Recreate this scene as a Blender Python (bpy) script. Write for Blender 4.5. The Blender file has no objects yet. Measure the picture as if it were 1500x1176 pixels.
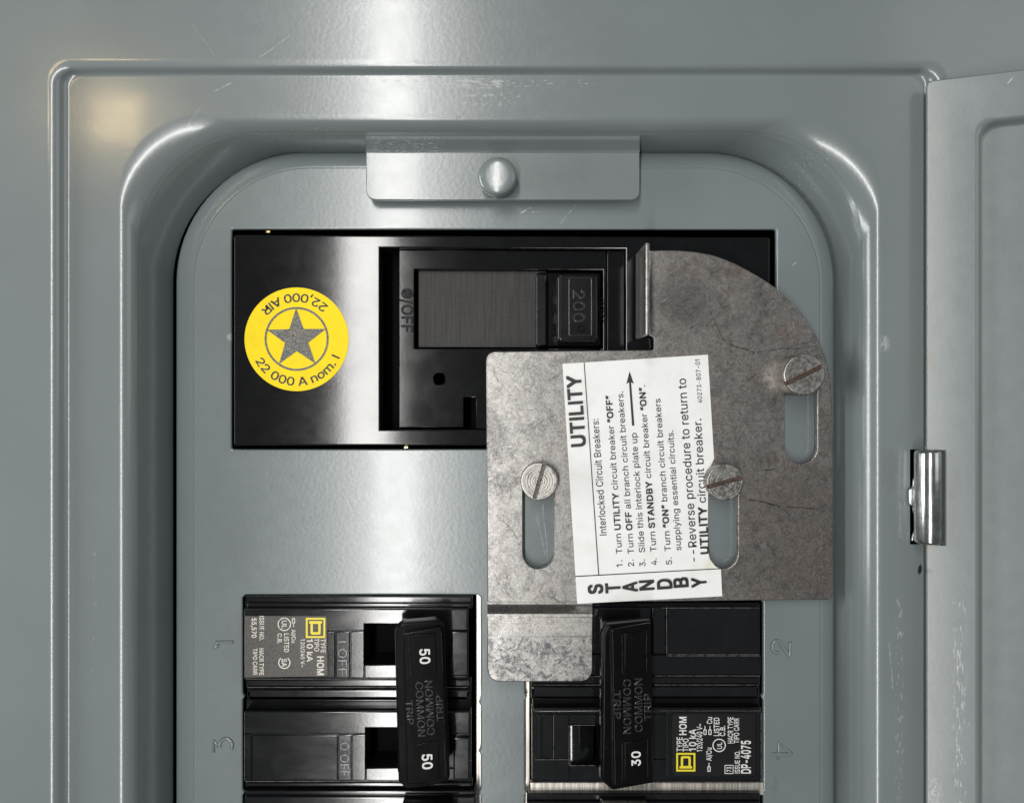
import bpy, bmesh, math, random
from mathutils import Vector, Matrix
random.seed(7)
S = 0.000164            # metres per photo pixel at the dead front plate (z = 0)
D = 1200.0              # camera distance in the same unit
CX, CY = 750.0, 588.0
sc = bpy.context.scene
col = sc.collection

# ------------------------------------------------------------------ camera
cd = bpy.data.cameras.new('camera'); cam = bpy.data.objects.new('camera', cd); col.objects.link(cam)
cam.location = (0, 0, D * S); cd.sensor_width = 36; cd.lens = 36 * D / 1500.0
cd.clip_start = 0.005; cd.clip_end = 50
sc.camera = cam
# ------------------------------------------------------------------ light
wd = bpy.data.worlds.new('World'); sc.world = wd; wd.use_nodes = True
bg = wd.node_tree.nodes['Background']
bg.inputs[0].default_value = (0.92, 0.98, 1.0, 1); bg.inputs[1].default_value = 0.13
sc.view_settings.view_transform = 'Standard'; sc.view_settings.look = 'None'
sc.view_settings.exposure = 0.0; sc.view_settings.gamma = 1.0
sc.cycles.max_bounces = 6; sc.cycles.use_denoising = True
def area(name, X, Y, Z, sx, sy, watt, colr, aim=(0, 0, 0)):
    l = bpy.data.lights.new(name, 'AREA'); l.shape = 'RECTANGLE'; l.size = sx * S; l.size_y = sy * S
    l.energy = watt; l.color = colr
    o = bpy.data.objects.new(name, l); col.objects.link(o)
    o.location = Vector((X, Y, Z)) * S
    d = Vector(aim) * S - o.location
    z = -d.normalized(); y = Vector((0, 1, 0)); x = y.cross(z).normalized(); y = z.cross(x)
    o.matrix_world = Matrix.Translation(o.location) @ Matrix((x, y, z)).transposed().to_4x4()
    return o
area('tube_lamp', -738, 0, 4000, 300, 6000, 4.5, (1, .985, .96), (-300, 0, 0))
area('side_lamp', -2700, 60, 720, 700, 1800, 1.25, (.95, .98, 1), (0, 0, 0))
area('added_fill', 2600, 900, 2200, 2000, 2000, 0.38, (.97, .99, 1), (100, 0, 0))  # soft fill added to brighten the right side, not a known source
area('warm_lamp', -1190, 850, 1440, 130, 130, 0.0028, (1, .74, .38), (-600, 398, 0)).data.spread = math.radians(50)

# ------------------------------------------------------------------ helpers
def W(x, y, z=0.0):
    k = 1 - z / D
    return Vector(((x - CX) * k, (CY - y) * k, z)) * S
def tag(o, label=None, cat=None, group=None, kind=None):
    if label: o['label'] = label
    if cat: o['category'] = cat
    if group: o['group'] = group
    if kind: o['kind'] = kind
    return o
def thing(name, label, cat, at=(0, 0, 0), group=None):
    o = bpy.data.objects.new(name, None); col.objects.link(o)
    o.empty_display_size = .01; o.location = W(*at)
    return tag(o, label, cat, group)
def link(name, me, mat, parent):
    o = bpy.data.objects.new(name, me); col.objects.link(o)
    if mat:
        me.materials.clear(); me.materials.append(mat); me.materials.append(EDGE.get(mat.name, mat))
    if parent:
        o.parent = parent
        if parent.parent is None: o.matrix_parent_inverse = Matrix.Translation(parent.location).inverted()
    return o
def finish(me, ang=35):
    for p in me.polygons: p.use_smooth = True
    me.set_sharp_from_angle(angle=math.radians(ang))
def join(meshes):
    bm = bmesh.new()
    for m in meshes:
        bm.from_mesh(m); bpy.data.meshes.remove(m)
    me = bpy.data.meshes.new('m'); bm.to_mesh(me); bm.free(); finish(me); flat_sharp(me); return me
def curve_mesh(cu):
    o = bpy.data.objects.new('tmp', cu); col.objects.link(o)
    dg = bpy.context.evaluated_depsgraph_get(); dg.update()
    me = bpy.data.meshes.new_from_object(o.evaluated_get(dg))
    bpy.data.objects.remove(o); bpy.data.curves.remove(cu)
    me.materials.clear()
    return me
def rrect(x0, y0, x1, y1, r=0, n=5):
    if r <= 0: return [(x0, y0), (x1, y0), (x1, y1), (x0, y1)]
    rr = r if isinstance(r, (tuple, list)) else (r,) * 4
    pts = []
    for (cx, cy, a0, q) in ((x1 - rr[1], y0 + rr[1], -90, rr[1]), (x1 - rr[2], y1 - rr[2], 0, rr[2]),
                            (x0 + rr[3], y1 - rr[3], 90, rr[3]), (x0 + rr[0], y0 + rr[0], 180, rr[0])):
        if q <= 0.01: pts.append((cx, cy)); continue
        for i in range(n + 1):
            a = math.radians(a0 + 90 * i / n); pts.append((cx + q * math.cos(a), cy + q * math.sin(a)))
    return pts
def circ(cx, cy, r, n=28):
    return [(cx + r * math.cos(2 * math.pi * i / n), cy + r * math.sin(2 * math.pi * i / n)) for i in range(n)]
def rpoly(pts, n=5):
    """polygon with per-vertex fillet: (x, y, r)"""
    out = []; N = len(pts)
    for i, p in enumerate(pts):
        r = p[2] if len(p) > 2 else 0
        if r <= 0: out.append((p[0], p[1])); continue
        P = Vector(p[:2]); A = Vector(pts[i - 1][:2]); B = Vector(pts[(i + 1) % N][:2])
        a = P + (A - P).normalized() * r; b = P + (B - P).normalized() * r
        for k in range(n + 1):
            t = k / n; q = a * (1 - t) ** 2 + P * 2 * t * (1 - t) + b * t * t
            out.append((q.x, q.y))
    return out
def slab_mesh(loops, z0, z1, bev=0.0, res=2):
    """a plate between two heights; loops are outlines as seen on its front face (first outer, then holes)"""
    if loops and isinstance(loops[0][0], (int, float)): loops = [loops]
    cu = bpy.data.curves.new('c', 'CURVE'); cu.dimensions = '2D'; cu.fill_mode = 'BOTH'
    for lp in loops:
        sp = cu.splines.new('POLY'); sp.points.add(len(lp) - 1); sp.use_cyclic_u = True
        for p, q in zip(sp.points, lp):
            w = W(q[0], q[1], z1); p.co = (w.x / S, w.y / S, 0, 1)
    cu.extrude = max((z1 - z0) / 2 - bev, 0.01); cu.bevel_depth = bev; cu.bevel_resolution = res; cu.offset = -bev
    me = curve_mesh(cu)
    zc = (z0 + z1) / 2
    for v in me.vertices: v.co = Vector((v.co.x, v.co.y, v.co.z + zc)) * S
    bm = bmesh.new(); bm.from_mesh(me); bmesh.ops.remove_doubles(bm, verts=bm.verts, dist=1e-7); bm.to_mesh(me); bm.free()
    finish(me); flat_sharp(me)
    for p in me.polygons: p.material_index = 1 if .2 < p.normal.z < .97 else 0
    return me
def flat_sharp(me):
    bm = bmesh.new(); bm.from_mesh(me)
    for e in bm.edges:
        fl = [abs(f.normal.z) > .9995 for f in e.link_faces]
        if len(fl) == 2 and fl[0] != fl[1]: e.smooth = False
    bm.to_mesh(me); bm.free()
def slab(name, loops, z0, z1, bev, mat, parent, res=2):
    return link(name, slab_mesh(loops, z0, z1, bev, res), mat, parent)
def flat_mesh(loops, z):
    if isinstance(loops[0][0], (int, float)): loops = [loops]
    cu = bpy.data.curves.new('c', 'CURVE'); cu.dimensions = '2D'; cu.fill_mode = 'BOTH'
    for lp in loops:
        sp = cu.splines.new('POLY'); sp.points.add(len(lp) - 1); sp.use_cyclic_u = True
        for p, q in zip(sp.points, lp):
            w = W(q[0], q[1], z); p.co = (w.x / S, w.y / S, 0, 1)
    me = curve_mesh(cu)
    for v in me.vertices: v.co = Vector((v.co.x, v.co.y, z)) * S
    return me
GLYPH = {}   # letter outlines, thousandths of an em: letter, advance, closed contours
for _l in '''
 	188	
,	188	38,-119 68,71 137,71 84,-119
-	453	337,244 337,188 114,188 114,244
.	188	95,-4 78,-1 63,9 53,24 50,41 53,59 63,73 78,83 95,87 113,83 128,73 138,59 141,41 138,24 128,9 113,-1
/	249	235,533 71,-76 14,-76 178,533
0	453	227,-7 174,1 130,24 95,62 69,113 53,178 48,254 53,330 69,395 95,447 130,484 174,508 227,516 279,508 323,484 358,447 384,395 400,330 405,254 400,178 384,113 359,62 323,24 279,1;227,50 261,56 290,74 313,103 330,144 340,194 344,254 340,314 330,365 313,405 290,435 261,453 227,460 192,453 163,435 140,405 123,365 113,314 109,254 113,194 123,144 140,103 163,74 192,56
1	453	76,0 76,55 391,55 391,0;276,509 276,0 212,0 212,448 209,448 86,358 86,427 198,509
2	453	64,0 64,47 234,229 282,282 299,305 311,327 318,348 320,371 317,397 308,419 293,436 273,449 250,457 224,460 196,457 172,447 153,433 139,413 130,390 127,362 66,362 71,405 86,442 111,473 143,496 182,511 225,516 268,511 306,497 337,474 361,445 376,411 381,372 378,345 371,318 357,290 336,259 267,180 153,60 153,57 389,57 389,0
3	453	218,-7 173,-3 133,10 98,30 70,57 52,91 44,132 109,132 115,107 126,87 144,71 165,59 191,52 219,50 248,53 275,61 297,74 315,93 325,116 329,145 326,172 316,196 299,217 275,234 242,244 201,248 157,248 157,299 288,448 288,452 70,452 70,509 372,509 372,461 211,278 211,289 264,288 308,276 344,253 371,222 387,186 393,145 387,103 370,66 344,36 309,12 266,-2
4	453	40,105 40,158 247,509 311,509 109,166 109,163 413,163 413,105;282,0 282,121 282,146 282,318 343,318 343,0
5	453	221,-7 178,-2 140,11 108,32 83,60 66,93 60,130 122,130 127,108 138,89 154,73 173,60 196,52 221,50 250,53 276,64 298,82 314,104 324,131 328,162 324,193 314,221 297,244 275,262 248,273 218,277 192,275 167,268 145,258 128,246 67,253 96,509 366,509 366,452 151,452 134,301 136,301 155,315 178,325 203,331 229,334 263,330 294,321 321,306 345,285 364,260 379,231 388,199 391,163 385,117 369,76 343,41 309,15 268,-1
7	453	97,0 323,448 323,452 62,452 62,509 391,509 391,449 165,0
8	453	226,-7 178,-2 136,11 101,33 74,62 57,96 52,135 55,166 65,195 81,220 101,241 125,256 153,265 153,267 119,282 93,308 76,342 70,380 75,417 90,450 114,477 146,498 184,511 226,516 269,511 306,498 337,477 361,450 377,417 382,380 376,342 359,308 333,282 300,267 300,265 327,256 351,241 372,220 387,195 397,166 401,135 395,96 378,62 352,33 317,11 275,-2;226,49 258,52 285,60 307,74 323,91 333,113 337,139 333,165 322,189 305,208 283,223 256,232 226,235 196,232 169,223 147,208 130,189 119,165 115,139 119,113 129,91 145,74 167,60 195,52;226,290 252,292 274,300 293,313 307,330 316,351 319,376 316,399 308,420 294,437 275,449 252,457 226,460 200,457 177,449 159,437 145,420 136,399 133,376 136,351 145,330 159,313 178,300 201,292
:	188	95,-4 78,-1 63,9 53,24 50,41 53,59 63,73 78,83 95,87 113,83 128,73 138,59 141,41 138,24 128,9 113,-1;95,271 78,274 63,284 53,299 50,316 53,334 63,349 78,359 95,362 113,359 128,349 138,334 141,316 138,299 128,284 113,274
A	480	16,0 201,509 276,509 463,0 395,0 287,302 264,372 232,478 245,478 213,371 191,302 85,0;110,142 110,199 370,199 370,142
B	456	60,0 60,509 241,509 289,504 329,491 359,469 381,442 394,410 398,374 395,344 387,320 373,301 356,286 336,275 315,267 315,262 339,257 363,245 385,227 402,203 414,173 418,136 413,100 400,67 377,39 344,18 301,4 247,0;125,57 245,57 296,63 330,80 349,105 355,137 352,161 342,184 327,203 306,218 279,228 248,231 125,231;125,285 238,285 265,288 288,296 308,309 323,326 333,348 336,372 330,403 313,429 283,446 240,452 125,452
C	510	267,-7 205,1 150,25 104,63 70,115 48,179 40,254 48,329 70,393 104,445 150,484 205,508 267,516 305,513 340,504 373,490 402,471 427,447 448,418 463,385 473,348 408,348 401,373 389,395 375,413 357,428 337,440 315,449 292,454 267,456 223,450 184,432 150,403 125,364 109,314 103,254 109,194 125,145 151,105 184,76 223,59 267,53 292,55 315,60 337,69 357,81 375,96 389,114 401,136 408,160 473,160 463,124 448,91 428,62 402,38 373,19 341,5 305,-4
D	502	219,0 96,0 96,57 215,57 272,63 318,81 354,110 379,149 394,198 399,255 394,312 379,361 354,399 320,428 275,446 221,452 93,452 93,509 225,509 294,501 353,478 399,441 433,391 455,329 462,255 455,181 433,119 398,68 351,31 291,8;125,509 125,0 60,0 60,509
E	419	60,0 60,509 372,509 372,452 125,452 125,286 355,286 355,229 125,229 125,57 375,57 375,0
F	410	60,0 60,509 369,509 369,452 125,452 125,278 346,278 346,221 125,221 125,0
H	517	60,0 60,509 125,509 125,289 392,289 392,509 457,509 457,0 392,0 392,232 125,232 125,0
I	300	31,0 31,57 118,57 118,452 31,452 31,509 269,509 269,452 183,452 183,57 269,57 269,0
L	393	60,0 60,509 125,509 125,57 361,57 361,0
M	628	60,0 60,509 152,509 277,187 287,159 299,123 311,84 322,49 307,49 318,83 330,121 342,158 352,187 476,509 568,509 568,0 504,0 504,291 504,327 505,369 506,413 507,457 513,457 498,409 482,363 467,322 456,291 342,0 286,0 170,291 159,321 145,361 129,408 112,457 119,457 120,416 121,372 122,328 122,291 122,0
N	523	60,0 60,509 136,509 343,183 363,151 388,107 414,55 405,54 401,108 399,157 399,195 399,509 463,509 463,0 387,0 202,290 177,331 148,381 108,452 119,454 122,384 124,328 125,291 125,0
O	533	267,-7 205,1 150,25 105,63 70,115 48,179 40,254 48,329 70,393 105,445 150,484 205,508 267,516 329,508 384,484 429,445 464,393 486,329 493,254 486,179 464,115 429,63 384,25 329,1;267,53 310,59 349,76 383,105 408,144 425,194 430,254 425,314 408,365 383,404 349,433 310,450 267,456 223,450 184,433 151,404 125,364 109,314 103,254 109,194 125,144 151,105 184,76 223,59
P	445	60,0 60,509 235,509 289,503 332,487 366,462 390,430 404,391 409,348 404,304 390,265 366,233 332,207 289,191 235,186 109,186 109,242 233,242 269,246 297,256 318,272 333,294 342,319 344,348 342,376 333,402 318,423 297,439 268,449 232,452 125,452 125,0
R	449	60,0 60,509 236,509 290,504 333,489 367,465 390,433 405,395 409,352 405,309 390,271 367,240 333,217 289,203 236,198 96,198 96,255 234,255 269,258 298,267 319,281 334,300 342,324 345,352 342,380 334,405 319,425 298,440 269,449 233,452 125,452 125,0;353,0 230,229 303,229 428,0
S	447	224,-9 172,-4 128,9 91,31 64,60 46,96 38,137 104,137 110,110 123,88 142,71 166,59 194,52 224,49 257,52 286,60 311,74 329,92 341,114 346,139 342,161 332,179 316,193 296,205 245,222 184,239 128,260 86,289 60,326 52,372 58,413 75,448 102,476 138,498 180,511 227,516 275,511 316,498 351,476 377,449 394,415 401,378 337,378 326,412 302,437 267,453 225,459 194,456 167,448 145,435 129,418 118,398 115,376 119,352 131,334 148,319 169,308 212,293 264,279 312,264 336,252 359,238 379,220 395,198 405,171 408,139 403,99 386,64 360,34 323,11 278,-4
T	449	32,452 32,509 417,509 417,452 257,452 257,0 193,0 193,452
U	517	259,-8 203,-2 154,15 114,43 85,80 66,124 60,173 60,509 124,509 124,178 128,144 141,113 160,87 187,68 220,56 259,52 298,56 331,68 357,87 377,113 389,144 393,178 393,509 457,509 457,173 451,124 433,80 403,43 363,15 315,-2
V	480	204,0 16,509 84,509 192,206 215,137 248,31 235,31 267,138 290,206 395,509 463,509 278,0
Y	472	203,0 203,208 16,509 91,509 192,344 222,292 250,230 224,230 251,293 280,344 381,509 455,509 268,208 268,0
a	389	160,-9 126,-5 94,5 68,22 48,45 35,73 30,108 34,138 43,161 58,179 78,193 100,203 125,211 178,220 234,227 252,230 265,235 273,243 276,255 276,257 273,279 267,297 256,311 240,322 220,329 196,331 171,329 149,322 132,313 118,301 107,288 100,274 41,291 57,322 79,346 104,364 133,375 163,382 194,384 239,379 263,372 286,360 306,343 322,320 333,290 337,251 337,0 277,0 277,52 272,52 252,25 236,12 215,1 190,-6;170,45 202,49 228,59 248,74 263,93 272,115 276,138 276,190 259,182 231,176 200,171 175,168 134,159 117,150 103,139 95,124 92,105 94,87 102,72 114,61 130,52 149,47
b	424	229,-8 198,-5 172,4 153,17 138,31 118,59 112,59 112,0 53,0 53,509 114,509 114,319 118,319 137,346 152,360 171,373 197,381 229,384 274,378 313,361 345,332 370,293 385,245 390,189 385,133 370,84 346,45 313,16 274,-2;220,47 253,51 279,66 301,88 316,117 325,151 328,189 325,227 316,261 301,290 280,311 253,325 220,330 188,325 161,312 140,291 125,263 116,229 113,189 116,150 125,115 140,86 162,65 188,51
c	396	207,-8 159,-2 117,16 82,46 56,85 40,133 34,187 40,243 56,291 82,330 117,360 159,378 207,384 234,383 260,377 284,368 305,356 324,341 340,322 353,301 362,277 303,262 290,289 270,311 242,325 207,330 173,325 145,310 124,287 108,258 99,224 96,187 99,151 108,117 124,89 145,66 173,51 207,46 243,52 271,66 292,89 304,117 363,102 354,78 341,56 325,37 306,21 285,9 261,-1 235,-6
d	424	195,-8 151,-2 111,16 79,45 55,84 39,133 34,189 39,245 55,293 79,332 112,361 151,378 196,384 228,381 253,373 272,360 287,346 306,319 311,319 311,509 372,509 372,0 313,0 313,59 307,59 287,31 272,17 252,4 227,-5;205,47 236,51 263,65 284,86 299,115 309,150 312,189 309,229 300,263 284,291 263,312 237,325 205,330 172,325 145,311 124,290 108,261 99,227 96,189 99,151 109,117 124,88 145,66 172,51
e	404	212,-8 161,-2 117,16 82,46 56,85 40,132 34,187 39,242 55,290 81,329 115,359 157,378 205,384 236,382 266,374 294,361 319,341 341,315 357,282 368,242 371,194 371,169 75,169 75,221 338,221 310,202 307,237 298,269 283,294 263,314 237,326 205,330 173,326 146,313 125,294 109,270 99,241 96,211 96,178 100,139 110,106 128,80 151,61 179,50 212,46 234,48 254,53 271,61 285,73 297,88 306,105 365,91 353,63 335,39 311,19 283,4 249,-5
g	425	207,-151 168,-148 134,-140 105,-127 82,-110 64,-91 51,-69 101,-41 122,-66 136,-78 154,-88 178,-95 207,-97 249,-92 282,-75 304,-47 311,-6 311,68 306,68 287,41 272,28 252,16 227,8 195,5 152,10 113,27 80,53 55,90 39,136 34,191 39,246 55,293 80,332 112,361 152,378 196,384 228,382 253,373 273,360 288,346 308,319 313,319 313,379 372,379 372,-9 367,-54 350,-90 324,-117 291,-136 251,-147;205,59 237,63 264,75 285,95 300,121 309,154 312,193 309,231 300,264 285,291 264,312 237,325 205,330 172,325 145,312 124,290 109,262 99,229 96,193 99,155 109,123 124,96 145,76 172,63
h	410	114,227 114,0 53,0 53,509 114,509 114,287 102,287 124,332 152,362 187,379 227,384 264,380 295,369 321,349 341,321 353,285 357,240 357,0 296,0 296,235 290,275 273,304 246,323 210,329 184,326 161,317 141,303 126,283 117,257
i	167	53,0 53,379 114,379 114,0;84,443 67,446 54,455 44,468 41,483 44,499 54,512 67,521 84,524 100,521 114,512 123,499 126,483 123,468 114,455 100,446
k	381	110,137 110,212 121,212 284,379 360,379 184,199 177,199;53,0 53,509 114,509 114,0;294,0 148,186 191,229 372,0
l	189	139,-2 101,3 74,20 58,47 53,84 53,509 114,509 114,99 115,77 120,62 130,54 146,52 160,53 170,54 181,3 162,-1
m	610	53,0 53,379 112,379 112,295 108,295 118,323 132,346 151,363 172,376 195,384 219,386 257,380 287,361 309,331 321,295 312,295 322,321 337,343 357,361 381,375 407,383 437,386 468,383 497,372 522,354 541,328 553,296 557,255 557,0 496,0 496,254 490,289 473,313 447,326 419,330 395,328 374,320 358,307 345,290 338,270 335,247 335,0 274,0 274,260 269,288 253,311 229,326 199,330 178,328 158,320 140,307 126,289 117,266 114,238 114,0
n	410	114,227 114,0 53,0 53,379 112,379 112,287 102,287 124,332 152,362 187,379 227,384 264,380 295,369 321,349 341,321 353,285 357,240 357,0 296,0 296,235 290,275 273,304 246,323 210,329 184,326 161,317 141,303 126,283 117,257
o	415	207,-8 159,-2 117,16 82,46 56,85 40,133 34,187 40,243 56,291 82,330 117,360 159,378 207,384 256,378 299,360 333,330 359,291 376,243 381,187 376,133 359,85 333,46 299,16 256,-2;207,46 242,51 270,66 292,89 307,117 316,151 319,187 316,224 307,258 292,287 270,310 242,325 207,330 173,325 145,310 124,287 108,258 99,224 96,187 99,151 108,117 124,89 145,66 173,51
p	424	53,-143 53,379 112,379 112,319 118,319 137,346 152,360 171,373 197,381 229,384 274,378 313,361 345,332 370,293 385,245 390,189 385,133 370,84 346,45 313,16 274,-2 229,-8 198,-5 173,4 153,17 138,31 118,59 114,59 114,-143;220,47 253,51 279,66 301,88 316,117 325,151 328,189 325,227 316,261 301,290 280,311 253,325 220,330 188,325 161,312 140,291 125,263 116,229 113,189 116,150 125,115 140,86 162,65 188,51
r	259	53,0 53,379 112,379 112,321 115,321 130,347 152,367 181,380 213,385 229,384 243,384 243,322 230,324 207,326 182,323 159,315 140,301 126,284 117,262 114,237 114,0
s	365	182,-8 145,-5 112,3 84,18 62,38 45,63 36,94 94,107 105,79 124,60 150,49 181,45 217,50 244,62 262,81 268,103 265,121 254,136 237,147 212,155 149,170 104,186 72,208 53,237 47,274 51,305 65,332 87,354 115,370 149,381 187,384 223,381 254,372 279,358 299,339 314,316 324,290 268,277 258,298 243,316 219,328 187,333 156,329 131,317 114,299 109,277 112,258 124,243 144,232 172,223 229,209 275,194 306,171 325,142 331,107 326,75 312,47 290,24 260,6 223,-5
t	227	204,379 204,327 6,327 6,379;65,471 126,471 126,98 128,76 136,61 150,53 170,50 185,51 202,54 213,2 192,-3 168,-4 125,2 92,21 72,52 65,93
u	410	182,-5 146,-1 115,11 89,31 69,59 57,95 53,139 53,379 114,379 114,144 119,105 137,75 164,56 200,50 226,53 249,62 268,77 283,97 293,122 296,153 296,379 357,379 357,0 298,0 298,92 307,92 286,47 257,17 222,0
v	389	163,0 17,379 84,379 165,155 187,87 206,21 184,21 203,87 224,155 305,379 371,379 226,0
y	389	47,-139 61,-86 71,-87 88,-90 104,-89 118,-84 130,-74 141,-58 151,-36 163,-1 17,379 84,379 165,155 187,87 206,21 184,21 202,87 224,155 305,379 371,379 204,-58 191,-85 177,-107 159,-124 139,-136 117,-143 91,-145 65,-143
|	230	141,673 141,-164 88,-164 88,673
~	453	52,150 55,188 66,218 82,240 103,255 127,263 151,266 175,264 197,256 220,241 246,221 275,198 286,193 299,192 318,196 332,207 341,226 344,253 400,253 397,215 386,185 370,163 349,148 326,139 301,137 276,139 254,148 232,162 207,182 177,204 166,209 154,210 136,207 121,196 111,178 108,150
“	300	52,318 104,509 151,509 121,318;175,318 228,509 274,509 244,318
”	300	52,318 82,509 151,509 98,318;175,318 205,509 274,509 222,318
'''.strip('\n').split('\n'):
    _c, _a, _p = _l.split('\t'); GLYPH[_c] = (int(_a) / 1000, [[tuple(int(v) / 1000 for v in q.split(',')) for q in k.split()] for k in _p.split(';') if k])
_h = max(p[1] for p in GLYPH['H'][1][0]); _k = max(p[1] for c in GLYPH['k'][1] for p in c)
GLYPH['I'] = (.195, [[(.066, 0), (.066, _h), (.129, _h), (.129, 0)]])
GLYPH['l'] = (.172, [[(.058, 0), (.058, _k), (.114, _k), (.114, 0)]])
GLYPH['1'] = (.40, [[(x - .045, y) for x, y in GLYPH['1'][1][1]]])
def s_area(l): return sum(a[0] * b[1] - b[0] * a[1] for a, b in zip(l, l[1:] + l[:1])) / 2
def inside(p, l):
    c = False
    for a, b in zip(l, l[1:] + l[:1]):
        if (a[1] > p[1]) != (b[1] > p[1]) and p[0] < (b[0] - a[0]) * (p[1] - a[1]) / (b[1] - a[1]) + a[0]: c = not c
    return c
def grow(l, d, sgn):
    """move an outline outwards by d with limited mitres"""
    q = [p for k, p in enumerate(l) if math.dist(p, l[k - 1]) > .012]; out = []
    for k, p in enumerate(q):
        a, b = Vector(q[k - 1]), Vector(q[(k + 1) % len(q)]); p = Vector(p)
        e1, e2 = (p - a).normalized(), (b - p).normalized()
        n1, n2 = Vector((e1.y, -e1.x)) * sgn, Vector((e2.y, -e2.x)) * sgn
        hollow = e1.cross(e2) * sgn < 0
        m = (n1 + n2) / max(1 + n1.dot(n2), .03); m = m * min(1, (6 if hollow else 1.45) / max(m.length, 1e-6))
        out.append((p.x + m.x * d, p.y + m.y * d))
    return out
def _groups(c):
    cont = GLYPH[c][1]
    if not cont: return []
    big = max(cont, key=lambda l: abs(s_area(l))); sg = 1 if s_area(big) > 0 else -1
    outs = [l for l in cont if s_area(l) * sg > 0]; holes = [l for l in cont if s_area(l) * sg < 0]
    return [(o, [h for h in holes if inside(h[0], o)], sg) for o in outs]
GROUPS = {c: _groups(c) for c in GLYPH}
def raw_text(s, off=0.0, ext=0.0, bev=0.0, spc=1.0):
    """each separate stroke group is filled on its own, a hair apart in height where strokes cross"""
    ms = []; layers = max([len(GROUPS[c]) for c in s] + [1])
    d = off * .9
    shifts = [(0, 0)] if off < .012 else [(-d, -d), (d, d), (-d, d), (d, -d)]
    thin = off if off < .012 else 0
    for si, (dx, dy) in enumerate(shifts):
      for lay in range(layers):
        cu = bpy.data.curves.new('t', 'CURVE'); cu.dimensions = '2D'; cu.fill_mode = 'BOTH'; x = 0.0
        for c in s:
            if lay < len(GROUPS[c]):
                o, hs, sg = GROUPS[c][lay]
                for lp in [o] + hs:
                    if thin: lp = grow(lp, thin, sg)
                    sp = cu.splines.new('POLY'); sp.points.add(len(lp) - 1); sp.use_cyclic_u = True
                    for p, q in zip(sp.points, lp): p.co = (q[0] + x + dx, q[1] + dy, 0, 1)
            x += GLYPH[c][0] * spc
        cu.extrude = ext; cu.bevel_depth = bev; cu.bevel_resolution = 1
        m = curve_mesh(cu)
        for v in m.vertices: v.co.z += (si * layers + lay) * .010
        ms.append(m)
    if len(ms) == 1: return ms[0]
    bm = bmesh.new()
    for m in ms: bm.from_mesh(m); bpy.data.meshes.remove(m)
    me = bpy.data.meshes.new('t'); bm.to_mesh(me); bm.free(); return me
def ext(me):
    xs = [v.co.x for v in me.vertices]; return (min(xs), max(xs)) if xs else (0, 0)
_m = raw_text('H'); CAP = max(v.co.y for v in _m.vertices); bpy.data.meshes.remove(_m)
def adv(s, spc=1.0): return sum(GLYPH[c][0] for c in s) * spc
def text_mesh(s, p0, p1, h, z, bold=0.0, relief=0.0):
    """text whose baseline runs from p0 to p1 in the picture, cap height h; s may be [(word, bold), ...]"""
    segs = s if isinstance(s, list) else [(s, bold)]
    if not relief: segs = [(w, b if b else .007) for w, b in segs]
    ms = []; x = 0.0
    for t, b in segs:
        b = float(b)
        m = raw_text(t, b, relief / h * CAP if relief else 0, 0.35 * relief / h * CAP if relief else 0, 1.0 + b * 1.6)
        for v in m.vertices: v.co.x += x
        ms.append(m); x += adv(t, 1.0 + b * 1.6)
    x0 = min(ext(m)[0] for m in ms); x1 = max(ext(m)[1] for m in ms)
    a = W(p0[0], p0[1], z); b = W(p1[0], p1[1], z); e = (b - a); L = e.length; e.normalize()
    n = Vector((-e.y, e.x, 0)); k = 1 - z / D
    sx = L / (x1 - x0); sy = h * k * S / CAP
    for m in ms:
        for v in m.vertices:
            c = v.co.copy(); v.co = a + e * ((c.x - x0) * sx) + n * (c.y * sy) + Vector((0, 0, c.z * sy))
    return ms
def tubes_mesh(paths, r, z, closed=False):
    """stroked ridges"""
    cu = bpy.data.curves.new('c', 'CURVE'); cu.dimensions = '3D'; cu.bevel_depth = r; cu.bevel_resolution = 2; cu.use_fill_caps = True
    for lp in paths:
        sp = cu.splines.new('POLY'); sp.points.add(len(lp) - 1); sp.use_cyclic_u = closed
        for p, q in zip(sp.points, lp):
            w = W(q[0], q[1], z) / S; p.co = (w.x, w.y, w.z, 1)
    me = curve_mesh(cu)
    for v in me.vertices: v.co = v.co * S
    finish(me, 60); return me
def ring(cx, cy, r, w, n=28):
    return [circ(cx, cy, r, n), circ(cx, cy, r - w, n)]
def lathe_bm(prof, n=48):
    bm = bmesh.new(); rows = []
    for r, z in prof:
        if r < 1e-6: rows.append([bm.verts.new((0, 0, z))])
        else: rows.append([bm.verts.new((r * math.cos(2 * math.pi * i / n), r * math.sin(2 * math.pi * i / n), z)) for i in range(n)])
    for a, b in zip(rows, rows[1:]):
        for i in range(n):
            j = (i + 1) % n
            if len(a) == 1: bm.faces.new((a[0], b[i], b[j]))
            elif len(b) == 1: bm.faces.new((a[i], a[j], b[0]))
            else: bm.faces.new((a[i], a[j], b[j], b[i]))
    bmesh.ops.recalc_face_normals(bm, faces=bm.faces)
    return bm

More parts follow.
